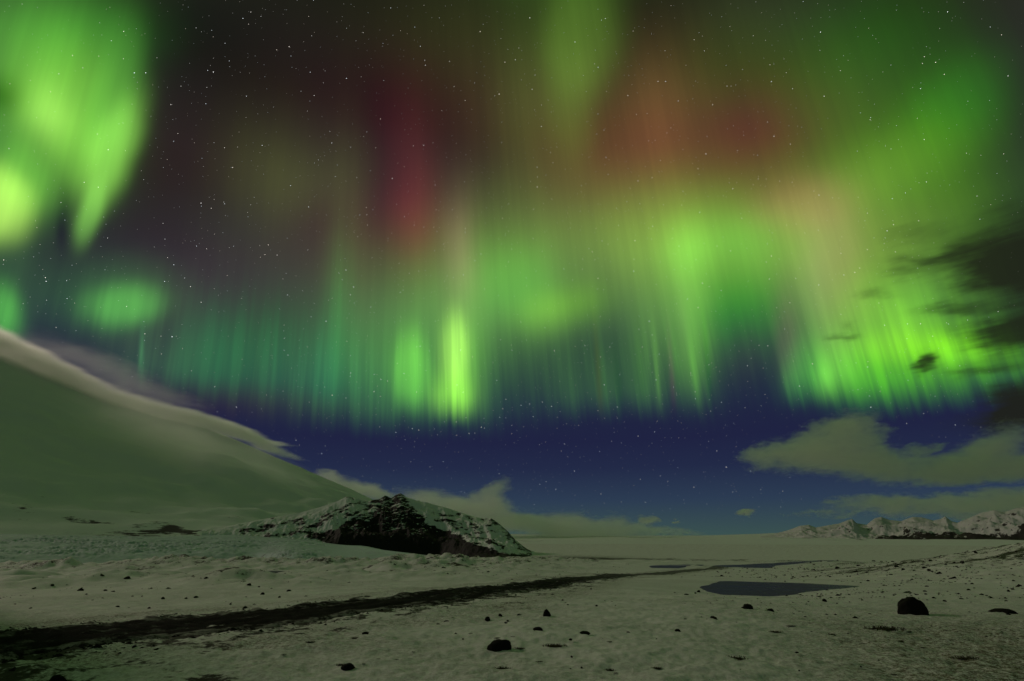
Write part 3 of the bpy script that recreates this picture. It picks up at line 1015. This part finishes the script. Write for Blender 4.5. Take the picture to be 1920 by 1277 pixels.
core = face([(648, 930), (690, 938), (722, 926), (752, 920), (774, 942), (792, 962), (806, 984), (842, 998), (884, 1014), (930, 1034), (1008, 1044), (1010, 1062),
             (820, 1060), (640, 1030), (582, 1008), (628, 988), (664, 972), (700, 956), (664, 946)])
rk = core * (0.45 + 0.26 * sstep(955, 1015, qy))
veins = np.zeros_like(core)
for pts, w in [([(806, 958), (850, 966), (884, 972)], 5), ([(846, 984), (890, 990), (930, 1000)], 5), ([(905, 972), (936, 978), (958, 1004), (990, 1036)], 9),
               ([(870, 1000), (905, 1010), (940, 1022)], 4), ([(452, 974), (500, 968), (530, 970)], 4), ([(458, 992), (520, 986), (566, 978)], 5), ([(556, 996), (600, 982), (648, 960)], 5),
               ([(600, 972), (640, 950), (662, 940)], 5), ([(500, 1002), (560, 1000), (600, 1000)], 5), ([(650, 968), (690, 952), (720, 950)], 5), ([(820, 972), (850, 978)], 4)]:
    veins = np.maximum(veins, vein(pts, w))
rk = np.maximum(rk, 0.42 * veins) + 0.05 * sstep(1000, 1035, qy) - 0.05
attr(crag, 'rock', rk.ravel())
tag(crag, 'dark craggy mountain streaked with snow in the middle distance', None, None, 'structure')

# --- far snow field that closes the plain, and the snowy range on the right


def far_range(name, pts, dist, base_py, depth, seed, spur, mat, rockfn, label, n_az=420, amp_r=0.2):
    pa, pe = profile(pts)
    az = np.linspace(pa[0], pa[-1], n_az)
    cr = EYE.z + dist * np.tan(np.interp(az, pa, pe))
    tt = np.r_[np.linspace(0, 1, 110), np.linspace(1.02, 1.5, 14)]
    T, A2 = np.meshgrid(tt, az, indexing='ij')
    R2 = dist - depth + depth * T
    X2, Y2 = R2 * np.sin(np.radians(A2)), R2 * np.cos(np.radians(A2))
    H = np.maximum(cr + 36, 2.0)[None]
    s = dist / 6000.0
    rid = ridged((X2 + 0.35 * Y2) / (spur * s), (Y2 - 0.3 * X2) / (1.7 * spur * s), 5, seed) - 1.25
    Z2 = -36 + H * np.where(T <= 1, T ** 1.1, 1 - (T - 1)) + np.sin(np.pi * np.clip(T, 0, 1)) ** 0.7 * H * amp_r * rid
    o = mesh_obj(name, np.c_[X2.ravel(), Y2.ravel(), Z2.ravel()], grid_faces(len(tt), len(az)), mat)
    attr(o, 'rock', rockfn(T, A2, X2, Y2).ravel())
    tag(o, label, None, None, 'structure')
    return o


M_FAR = snow_rock_material('far_snow_and_rock', 0.0055, 1.3, (0.52, 0.54, 0.53), tilt=8, steepw=0.14)
M_FIELD = snow_rock_material('snow_field', 0.004, 6.0, (0.66, 0.70, 0.68))
far_range('snow_field', [(820, 1002), (960, 1001), (1080, 1003), (1200, 1004), (1320, 1004), (1420, 1001), (1480, 998), (1560, 996), (1700, 1000), (1800, 1001), (1950, 1002), (2200, 1003)],
          9000.0, 1012, 5500.0, 241, 2200.0, M_FIELD, lambda T, A, X, Y: -0.1 + 0.24 * bell(T, 0.3, 0.2) * (fbm(X / 400, Y / 400, 3, 243) > 0.25),
          'wide pale snow field along the horizon')
far_range('mountain_range', [(1425, 1006), (1452, 1001), (1478, 994), (1500, 986), (1516, 984), (1530, 989), (1548, 986), (1572, 982), (1588, 976), (1598, 973),
                             (1606, 981), (1625, 984), (1640, 972), (1652, 969), (1668, 975), (1690, 977), (1700, 973), (1712, 969), (1728, 970), (1750, 976), (1764, 973),
                             (1772, 968), (1784, 977), (1795, 980), (1815, 972), (1838, 962), (1862, 957), (1884, 960), (1905, 953), (1940, 948), (2010, 940), (2120, 955),
                             (2400, 990)],
          6500.0, 1014, 1300.0, 251, 330.0, M_FAR,
          lambda T, A, X, Y: -0.04 + 0.72 * (1 - sstep(0.16, 0.52, T + 0.10 * fbm(X / 160, Y / 160, 3, 253))) * sstep(31, 35, A) + 0.05 * sstep(40, 46, A),
          'snowy mountain range with sharp peaks on the right horizon', 700, 0.42)

# ------------------------------------------------------------------ clouds: real volumes, lit by the moon and the aurora


def cloud(name, lobes, dist, label, group, dens, nscale=3.2, stretch=(1, 1, 2.2), thr=(0.22, 0.85), seed=0.0, rough=0.62, aniso=0.74, wob_k=1.0, fine_k=1.7):
    """lobes: (px, py, half width, half height, roll) seen from the survey point; depth of each about its width"""
    m = bpy.data.materials.new('cloud_mist')
    m.use_nodes = True
    n = NT(m.node_tree)
    pos = n.node('ShaderNodeNewGeometry').outputs['Position']
    unit = dist / FPX * 60.0
    wob = n.noise(n.mapping(pos, (seed, seed, seed), scale=tuple(s * nscale / unit / 4 for s in stretch)), 1.0, 4.0, rough, color=True)
    k = unit * 0.55 * wob_k
    pw = n.vec('MULTIPLY_ADD', n.vec('SUBTRACT', wob, (0.5, 0.5, 0.5)), (k * 3.4, k * 3.4, k * 1.9), pos)
    acc = None
    pts = []
    for px, py, hx, hy, roll in lobes:
        c = ray(px, py)
        C = EYE + c * dist
        a = math.radians(roll)
        right = Vector((c.y, -c.x, 0)).normalized()
        upv = right.cross(c).normalized()
        U = (right * math.cos(a) + upv * math.sin(a)).normalized()
        V = (upv * math.cos(a) - right * math.sin(a)).normalized()
        su, sv = hx * dist / FPX * 0.9, hy * dist / FPX * 0.9
        sw = min(su, sv * 3.0)
        rot = Matrix((U, V, U.cross(V))).transposed()
        q = n.mapping(pw, C, rot.to_euler('XYZ'), (su, sv, sw), 'TEXTURE')
        q = n.vec('DOT_PRODUCT', q, q)
        f = n.math('POWER', 0.3678794, n.math('MULTIPLY', q, 1.1))
        acc = f if acc is None else n.math('ADD', acc, f)
        for i in range(-1, 2):
            for j in range(-1, 2):
                for l in range(-1, 2):
                    if (i, j, l) != (0, 0, 0):
                        v = Vector((i, j, l)).normalized() * 1.55
                        pts.append(C + rot @ Vector((v.x * su, v.y * sv, v.z * sw)))
    fine = n.noise(n.mapping(pos, scale=tuple(s * nscale / unit for s in stretch)), 1.0, 3.0, 0.6)
    d = n.smooth(n.math('MULTIPLY', acc, n.math('MULTIPLY_ADD', fine, fine_k, 1.0 - fine_k * 0.5)), thr[0], thr[1])
    pv = n.node('ShaderNodeVolumePrincipled')
    pv.inputs['Color'].default_value = (0.92, 0.93, 0.90, 1)
    pv.inputs['Anisotropy'].default_value = aniso
    n.put(pv.inputs['Density'], n.math('MULTIPLY', d, dens))
    out = n.node('ShaderNodeOutputMaterial')
    n.t.links.new(pv.outputs[0], out.inputs['Volume'])
    bm = bmesh.new()
    cen = sum(pts, Vector()) / len(pts)
    for p in pts:
        bm.verts.new(p - cen)
    bmesh.ops.convex_hull(bm, input=bm.verts[:])
    loose = [v for v in bm.verts if not v.link_faces]
    bmesh.ops.delete(bm, geom=loose, context='VERTS')
    bmesh.ops.recalc_face_normals(bm, faces=bm.faces[:])
    me = bpy.data.meshes.new(name)
    bm.to_mesh(me)
    bm.free()
    me.materials.append(m)
    o = bpy.data.objects.new(name, me)
    o.location = cen
    COL.objects.link(o)
    tag(o, label, 'cloud', group)
    return o


GC = 'clouds low over the right horizon'
cloud('cloud', [(1440, 852, 48, 17, 8), (1530, 848, 72, 30, 10), (1580, 800, 46, 22, 14), (1630, 868, 70, 22, -4), (1720, 884, 80, 13, -4), (1820, 886, 100, 14, 3),
                (1850, 842, 60, 18, 24), (1930, 868, 80, 20, 4), (1630, 826, 34, 20, 0)], 9000.0, 'large ragged grey green cloud with a pointed left end', GC, 0.0042, seed=3.0, nscale=4.4, fine_k=3.0, thr=(0.15, 1.05), rough=0.7)
cloud('cloud', [(1590, 936, 36, 6, 2), (1690, 942, 90, 10, 3), (1820, 940, 100, 14, -1), (1550, 961, 60, 4, 3), (1950, 945, 80, 18, 0), (1730, 960, 100, 8, 0)], 10500.0,
      'long flat cloud bank resting over the snowy range', GC, 0.0040, seed=9.0, nscale=4.4, fine_k=2.6, thr=(0.15, 1.0), rough=0.7)
cloud('cloud', [(1399, 963, 19, 6, 4)], 10000.0, 'small bright cloud puff left of the long bank', GC, 0.012, seed=5.0)
cloud('cloud', [(1272, 977, 12, 4, 0)], 10000.0, 'tiniest cloud puff above the middle of the horizon', GC, 0.016, seed=6.0)
cloud('cloud', [(1207, 978, 24, 9, 0)], 10000.0, 'small rounded cloud just right of the fog bank', GC, 0.010, seed=7.0)
cloud('cloud', [(1733, 838, 24, 9, 8)], 9000.0, 'faint cloud scrap inside the dark gap of the large cloud', GC, 0.004, seed=8.0)
cloud('fog_bank', [(860, 952, 130, 24, -10), (1000, 984, 130, 22, -4), (1120, 984, 60, 18, 0), (920, 930, 42, 26, 30), (1120, 1000, 120, 12, 0), (1230, 1000, 90, 9, 0)], 7000.0,
      'pale fog bank drifting behind the dark craggy mountain', None, 0.0042, seed=12.0, thr=(0.2, 0.8))
cloud('cloud', [(690, 922, 66, 20, -14), (620, 905, 50, 12, -24)], 5600.0, 'soft cloud resting on the shoulder behind the crags', None, 0.005, seed=14.0, thr=(0.2, 0.8))
cloud('ridge_cloud', [(-140, 596, 120, 22, -22), (50, 670, 110, 15, -24), (180, 730, 84, 12, -20), (300, 768, 90, 12, -16), (400, 794, 80, 13, -15), (470, 822, 60, 11, -20),
                      (530, 852, 40, 5, -12), (505, 828, 46, 4, -3)], 5150.0,
      'pale wind blown cloud streaming along the crest of the ice cap', None, 0.014, nscale=2.6, stretch=(0.5, 0.5, 2.2), seed=21.0, thr=(0.12, 1.0), aniso=0.78, wob_k=0.5)
cloud('cloud', [(120, 668, 70, 20, -20), (230, 712, 90, 24, -24), (320, 745, 70, 16, -18)], 5600.0, 'thin purple grey veil of cloud above the ridge cloud', None, 0.0006, seed=25.0, stretch=(0.5, 0.5, 2.0),
      thr=(0.05, 1.5))
cloud('mist', [(430, 880, 150, 44, -24), (300, 860, 150, 60, -20), (540, 910, 90, 30, -24)], 3600.0, 'thin pale mist lying on the lower right of the ice cap slope', None, 0.0017, seed=31.0,
      stretch=(0.6, 0.6, 1.4), thr=(0.05, 1.3))

# ------------------------------------------------------------------ stones and tufts


def on_ground(px, py, n=6000):
    """where a sight line meets the land, and the height there"""
    r = ray(px, py)
    lo, hi = 4.0, 900.0
    for m in (500, 60):
        t = np.geomspace(lo, hi, m)
        x, y, z = r.x * t, r.y * t, EYE.z + r.z * t
        hz = h_land(x, y, False)
        b = z < hz
        i = int(np.argmax(b)) if b.any() else m - 1
        lo, hi = t[max(i - 1, 0)], t[i]
    return x[i], y[i], float(hz[i]), float(t[i])


VIEW = ray(960, 638.5)


def stone_mesh(name, seed, sub=2, sharp=0.5, mat=None, knob=None):
    bm = bmesh.new()
    bmesh.ops.create_icosphere(bm, subdivisions=sub, radius=1.0)
    r = np.random.default_rng(seed)
    planes = [(Vector(r.normal(size=3)).normalized(), r.uniform(0.62, 0.95)) for _ in range(9)]
    off = r.uniform(0, 50, 2)
    for v in bm.verts:
        p = v.co.normalized()
        rad = 1.0
        for nrm, d in planes:                      # broken faces
            c = p.dot(nrm)
            if c > 0.05:
                rad = min(rad, d / c * sharp + rad * (1 - sharp)) if d / c < rad else rad
        rad *= 1 + 0.10 * float(perlin(p.x * 1.7 + off[0], p.y * 1.7 + p.z * 1.3 + off[1], seed))
        rad *= 1 + 0.05 * float(perlin(p.x * 5 + off[1], p.y * 5 + p.z * 4 + off[0], seed + 3))
        if knob:
            q = Vector(knob[:3]).normalized()
            rad *= 1 + knob[3] * math.exp(-((p - q).length / knob[4]) ** 2)
        v.co = p * rad
        if v.co.z < -0.35:
            v.co.z = -0.35 + (v.co.z + 0.35) * 0.2
    me = bpy.data.meshes.new(name)
    bm.to_mesh(me)
    bm.free()
    for pl in me.polygons:
        pl.use_smooth = sub >= 3
    me.materials.append(mat or M_ROCK)
    return me


STONES = [stone_mesh('stone', 300 + i, 2, 0.75) for i in range(10)]


def put_stone(me, px, py, wpx, hpx, label, group=None, name='stone', cat='stone', rot=None, deep=0.9):
    x, y, z, t = on_ground(px, py)
    k = t / FPX * ray(px, py).dot(VIEW)
    sx = wpx * k / 2
    sz = max(hpx * k, 0.02) / 1.1
    o = bpy.data.objects.new(name, me)
    COL.objects.link(o)
    sy = sx * random.uniform(0.7, 1.0)
    o.scale = (sx, sy, sz)
    o.rotation_euler = (0, 0, random.uniform(0, 6.28) if rot is None else rot)
    y += sy * 0.8
    z = float(h_land(np.array([x]), np.array([y]), False)[0])
    o.location = (x, y, z + sz * 0.12)
    tag(o, label, cat, group)
    return o


B1 = stone_mesh('boulder', 401, 4, 0.45, knob=(-0.9, -0.3, -0.15, 0.28, 0.5))
put_stone(B1, 1725, 1153, 50, 30, 'large black domed boulder standing alone on the right', None, 'boulder', 'boulder', 0.0)
B2 = stone_mesh('boulder', 402, 4, 0.6, knob=(0.5, -0.2, 0.6, 0.35, 0.45))
put_stone(B2, 936, 1222, 46, 17, 'black hump-backed boulder in the snow at bottom centre', None, 'boulder', 'boulder', 0.0)
for i, (px, py, w, h, lab) in enumerate([
        (1026, 1156, 16, 12, 'upright rounded dark stone above the hump-backed boulder'),
        (650, 1256, 33, 9, 'flat dark stone half buried near the bottom edge left of centre'),
        (1098, 1190, 22, 6, 'low dark stone to the right of the hump-backed boulder'),
        (1406, 1143, 24, 9, 'wedge shaped dark stone below the near pond, left of a pair'),
        (1447, 1148, 21, 6, 'flat dark stone below the near pond, right of a pair'),
        (914, 1163, 14, 6, 'small round dark stone at the left of a short row'),
        (974, 1157, 20, 5, 'flat dark stone in a short row beside the upright stone'),
        (938, 1157, 9, 6, 'tiny dark stone in the middle of a short row'),
        (837, 1168, 13, 4, 'small flat dark stone below the muddy road edge'),
        (683, 1190, 15, 5, 'small pointed dark stone beneath the road in the left foreground'),
        (1010, 1182, 22, 5, 'thin flat dark slab between two foreground boulders'),
        (96, 1284, 36, 14, 'dark stone cut by the bottom edge at the left corner'),
        (1893, 1151, 44, 9, 'long flat black rock at the right edge beside the domed boulder'),
        (1548, 1128, 11, 5, 'dark stone on the shore right below the near pond'),
        (1340, 1161, 17, 5, 'flat dark stone left below the pair of pond stones'),
        (1272, 1184, 12, 4, 'small lone dark stone in the centre right foreground'),
        (458, 1142, 13, 5, 'dark stone lying beside the upper verge of the road'),
        (235, 1086, 12, 5, 'dark stone on the white flat left of the moraine pool'),
        (148, 1108, 11, 4, 'dark stone on the white flat above the road at far left'),
        (465, 1098, 10, 4, 'dark stone at the foot of the brown moraine knoll')]):
    put_stone(STONES[i % 10], px, py, w, h, lab)


ORD = ['leftmost', 'second from left', 'third from left', 'fourth from left', 'fifth from left', 'sixth from left', 'seventh from left', 'eighth from left',
       'ninth from left', 'tenth from left', 'eleventh from left', 'twelfth from left', 'thirteenth from left', 'fourteenth from left']


def scatter(n, x0, x1, y0, y1, w0, w1, what, group, seed, cols, rows, flat=0.4, keep=None, maker=None):
    """cols, rows: (limit, phrase) that name the patch of ground a thing stands on"""
    r = np.random.default_rng(seed)
    c = 0
    tries = 0
    zones = {}
    while c < n and tries < n * 20:
        tries += 1
        px, py = r.uniform(x0, x1), y0 + (y1 - y0) * r.uniform() ** 1.2
        if keep and not keep(px, py):
            continue
        x, y, z, t = on_ground(px, py)
        a = np.array([x])
        b = np.array([y])
        if float(road_dist(a, b)[0]) < 1.25 or any(float(poly_sdf(a, b, P_)[0]) < 0.4 for P_, _ in POND.values()):
            continue
        k = w0 + (w1 - w0) * r.uniform() ** 2.5
        if maker:
            o = maker(c, px, py, k, r)
        else:
            o = put_stone(STONES[int(r.integers(10))], px, py, k, k * r.uniform(flat * 0.7, flat * 1.3), what, group)
        ci = next(i for i, q in enumerate(cols) if px <= q[0])
        ri = next(i for i, q in enumerate(rows) if py <= q[0])
        zones.setdefault((ci, ri), []).append((px, o))
        c += 1
    for (ci, ri), lst in zones.items():
        lst.sort(key=lambda q: q[0])
        for i, (_, o) in enumerate(lst):
            place = 'only one' if len(lst) == 1 else ORD[min(i, 13)]
            o['label'] = '%s %s %s, %s' % (what, rows[ri][1], cols[ci][1], place)


scatter(104, 1420, 1915, 1034, 1132, 3.5, 10, 'small dark stone', 'stones on the stony rise', 1,
        [(1520, 'left of the stony rise'), (1620, 'right of the far pond'), (1720, 'in mid rise'), (1820, 'behind the domed boulder'), (1920, 'by the right edge')],
        [(1062, 'near the crest'), (1084, 'on the upper slope'), (1108, 'on the lower slope'), (1140, 'at the foot')], 0.34,
        lambda px, py: py > 1052 - (px - 1500) * 0.085)
scatter(28, 20, 690, 1098, 1142, 4.5, 11, 'small dark stone', 'stones on the white flat', 2,
        [(180, 'at far left'), (350, 'left of the brown knoll'), (520, 'below the moraine pool'), (700, 'right of the moraine pool')],
        [(1112, 'near the knolls'), (1125, 'amid the flat'), (1150, 'near the road')], 0.34,
        lambda px, py: py < 1178 - px * 0.085)
scatter(26, 720, 1900, 1150, 1268, 4, 10, 'small dark stone', 'stones in the foreground snow', 3,
        [(950, 'left of the hump boulder'), (1180, 'right of the hump boulder'), (1420, 'below the near pond'), (1660, 'left of the domed boulder'), (1920, 'below the domed boulder')],
        [(1185, 'in farther snow'), (1225, 'in middle snow'), (1280, 'in nearest snow')], 0.30)
scatter(18, 760, 1320, 1098, 1140, 4.5, 10, 'small dark stone', 'stones beside the road', 4,
        [(900, 'above the hump boulder'), (1040, 'left of the upright stone'), (1180, 'right of the upright stone'), (1330, 'left of the near pond')],
        [(1118, 'close to the road'), (1150, 'a little off the road')], 0.34,
        lambda px, py: py > 1132 - (px - 760) * 0.12)

# countless smaller stones: one mass


def gravel(name, n, seed, label, pick):
    r = np.random.default_rng(seed)
    x, y, s = pick(r, n)
    z = h_land(x, y)
    base = np.array([(1, 0, 0), (-0.5, 0.87, 0), (-0.5, -0.87, 0), (0.25, 0.2, 0.8), (-0.3, -0.15, 0.7)])
    fc = np.array([(0, 1, 3), (1, 4, 3), (1, 2, 4), (2, 0, 3), (2, 3, 4)])
    V, F = [], []
    rot = r.uniform(0, 6.28, len(x))
    jit = r.uniform(0.6, 1.3, (len(x), 5, 3))
    ca, sa_ = np.cos(rot), np.sin(rot)
    b = base[None] * jit
    vx = (b[..., 0] * ca[:, None] - b[..., 1] * sa_[:, None]) * s[:, None] + x[:, None]
    vy = (b[..., 0] * sa_[:, None] + b[..., 1] * ca[:, None]) * s[:, None] + y[:, None]
    vz = b[..., 2] * s[:, None] * 0.6 + z[:, None] - 0.1 * s[:, None]
    V = np.stack([vx, vy, vz], -1).reshape(-1, 3)
    F = (fc[None] + (np.arange(len(x)) * 5)[:, None, None]).reshape(-1, 3)
    o = mesh_obj(name, V, F, M_ROCK, False)
    tag(o, label, None, None, 'stuff')


def pick_rise(r, n):
    az = np.radians(r.uniform(14, 50, n))
    d = 22 * (10.0 ** r.uniform(0, 1.15, n))
    x, y = d * np.sin(az), d * np.cos(az)
    ok = (fbm(x / 14, y / 9, 3, 301) > -0.05) & (sstep(12, 34, np.degrees(az)) > r.uniform(0, 1, n))
    for P_, _ in POND.values():
        ok &= poly_sdf(x, y, P_) > 0.5
    x, y, d = x[ok], y[ok], d[ok]
    return x, y, np.clip(d * 0.0013 * r.lognormal(0, 0.5, len(x)), 0.015, 0.6)


def pick_moraine(r, n):
    az = np.radians(r.uniform(-46, 12, n))
    d = 55 * (10.0 ** r.uniform(0, 0.9, n))
    x, y = d * np.sin(az), d * np.cos(az)
    ok = fbm(x / 18, y / 12, 3, 302) > 0.12
    ok &= road_dist(x, y) > 1.3
    for P_, _ in POND.values():
        ok &= poly_sdf(x, y, P_) > 0.5
    x, y, d = x[ok], y[ok], d[ok]
    return x, y, np.clip(d * 0.0011 * r.lognormal(0, 0.5, len(x)), 0.02, 0.7)


def pick_fore(r, n):
    az = np.radians(r.uniform(-40, 48, n))
    d = 7 * (10.0 ** r.uniform(0, 0.75, n))
    x, y = d * np.sin(az), d * np.cos(az)
    ok = (fbm(x / 5, y / 3, 3, 303) > 0.2) & (road_dist(x, y) > 1.1)
    for P_, _ in POND.values():
        ok &= poly_sdf(x, y, P_) > 0.3
    x, y, d = x[ok], y[ok], d[ok]
    return x, y, np.clip(d * 0.0011 * r.lognormal(0, 0.45, len(x)), 0.008, 0.09)


def pick_verge(r, n):
    i = r.integers(0, len(RD), n)
    off = r.choice([-1, 1], n) * (0.72 + np.abs(r.normal(0, 0.32, n)))
    x = RD[i, 0] + nor[i, 0] * off * RD[i, 2] + r.normal(0, 0.3, n)
    y = RD[i, 1] + nor[i, 1] * off * RD[i, 2] + r.normal(0, 0.3, n)
    d = np.hypot(x, y)
    return x, y, np.clip(0.03 * r.lognormal(0, 0.6, n) + d * 0.0003, 0.01, 0.14)


gravel('loose_stones', 8000, 11, 'countless tiny stones strewn over the stony rise', pick_rise)
gravel('loose_stones', 3600, 12, 'countless tiny stones strewn over the moraine', pick_moraine)
gravel('loose_stones', 900, 13, 'tiny stones peppered through the foreground snow', pick_fore)
gravel('road_clods', 5200, 14, 'clods and pebbles along both verges of the muddy road', pick_verge)

# grass tufts breaking the snow
mg, ng = material('withered_grass')
tcg = ng.node('ShaderNodeNewGeometry').outputs['Position']
finish(ng, ng.mix(ng.noise(tcg, 9.0, 2.0, 0.5), (0.014, 0.012, 0.008), (0.060, 0.048, 0.026)), 0.9, spec=0.1)


def tuft_mesh(seed, n):
    r = np.random.default_rng(seed)
    V, F = [], []
    for _ in range(n):
        a, q = r.uniform(0, 6.28), math.sqrt(r.uniform()) * 0.95
        bx, by = math.cos(a) * q, math.sin(a) * q * 0.55
        h = r.uniform(0.10, 0.26) * (1.15 - q * 0.7)
        la, lq = r.uniform(0, 6.28), r.uniform(0.05, 0.2)
        tx, ty = bx + math.cos(la) * lq, by + math.sin(la) * lq
        wa = r.uniform(0, 3.14)
        w = 0.018
        dx, dy = math.cos(wa) * w, math.sin(wa) * w
        k = len(V)
        mxp, myp = (bx * 0.6 + tx * 0.4), (by * 0.6 + ty * 0.4)
        V += [(bx - dx, by - dy, -0.03), (bx + dx, by + dy, -0.03), (mxp + dx * 0.7, myp + dy * 0.7, h * 0.65), (mxp - dx * 0.7, myp - dy * 0.7, h * 0.65), (tx, ty, h)]
        F += [(k, k + 1, k + 2), (k, k + 2, k + 3), (k + 3, k + 2, k + 4)]
    # the low cushion of moss the blades grow from
    k = len(V)
    ring = 14
    V.append((0, 0, 0.06))
    for rr, hh in ((0.35, 0.05), (0.68, -0.03)):
        for i in range(ring):
            a = 6.28318 * i / ring
            m = rr * r.uniform(0.55, 1.25)
            V.append((math.cos(a) * m, math.sin(a) * m * 0.55, hh + r.uniform(-0.015, 0.015)))
    for i in range(ring):
        j = (i + 1) % ring
        F.append((k, k + 1 + i, k + 1 + j))
        F.append((k + 1 + i, k + 1 + ring + i, k + 1 + ring + j))
        F.append((k + 1 + i, k + 1 + ring + j, k + 1 + j))
    me = bpy.data.meshes.new('grass_tuft')
    me.from_pydata(V, [], F)
    me.materials.append(mg)
    return me


TUFTS = [tuft_mesh(500 + i, 130) for i in range(5)]


def put_tuft(i, px, py, wpx, label, group=None, hs=1.0):
    x, y, z, t = on_ground(px, py, 2000)
    o = bpy.data.objects.new('grass_tuft', TUFTS[i % 5])
    COL.objects.link(o)
    k = wpx * t / FPX / 2 * ray(px, py).dot(VIEW)
    o.scale = (k, k, k * hs)
    o.rotation_euler = (0, 0, random.uniform(-0.3, 0.3))
    z = float(h_land(np.array([x]), np.array([y]))[0])
    o.location = (x, y, z + 0.01)
    tag(o, label, 'grass tuft', group)
    return o


for i, (px, py, w, hs, lab) in enumerate([
        (1378, 1236, 56, 1.0, 'dark grass tuft breaking the snow at bottom right of centre'),
        (1658, 1181, 88, 0.6, 'long low dark tuft below the large domed boulder'),
        (940, 1249, 46, 0.9, 'dark ragged tuft below the hump-backed boulder'),
        (1040, 1215, 52, 0.8, 'dark tuft just right of the hump-backed boulder'),
        (1142, 1252, 26, 1.2, 'small bushy tuft near the bottom edge right of centre'),
        (1232, 1249, 26, 0.8, 'small flat tuft near the bottom, left of the larger tuft'),
        (640, 1247, 32, 0.7, 'thin tuft touching the flat stone near the bottom left'),
        (1810, 1238, 60, 0.5, 'low dim tuft in the bottom right corner'),
        (1455, 1186, 30, 0.6, 'faint thin tuft in the middle right foreground'),
        (1688, 1202, 16, 1.0, 'tiny dark tuft under the long low tuft'),
        (975, 1220, 26, 0.7, 'tuft against the right foot of the hump-backed boulder')]):
    put_tuft(i, px, py, w, lab, None, hs)


def small_tuft(i, px, py, w, r):
    return put_tuft(i, px, py, w, 'tuft', 'small tufts in the snow', r.uniform(0.5, 1.0))


scatter(24, 480, 1900, 1165, 1268, 10, 26, 'small withered tuft', 'small tufts in the snow', 77,
        [(800, 'left of the hump boulder'), (1200, 'around the hump boulder'), (1550, 'below the near pond'), (1920, 'below the domed boulder')],
        [(1215, 'in farther snow'), (1280, 'in the nearest snow')], 0.3, lambda px, py: py > 1262 - px * 0.11, small_tuft)
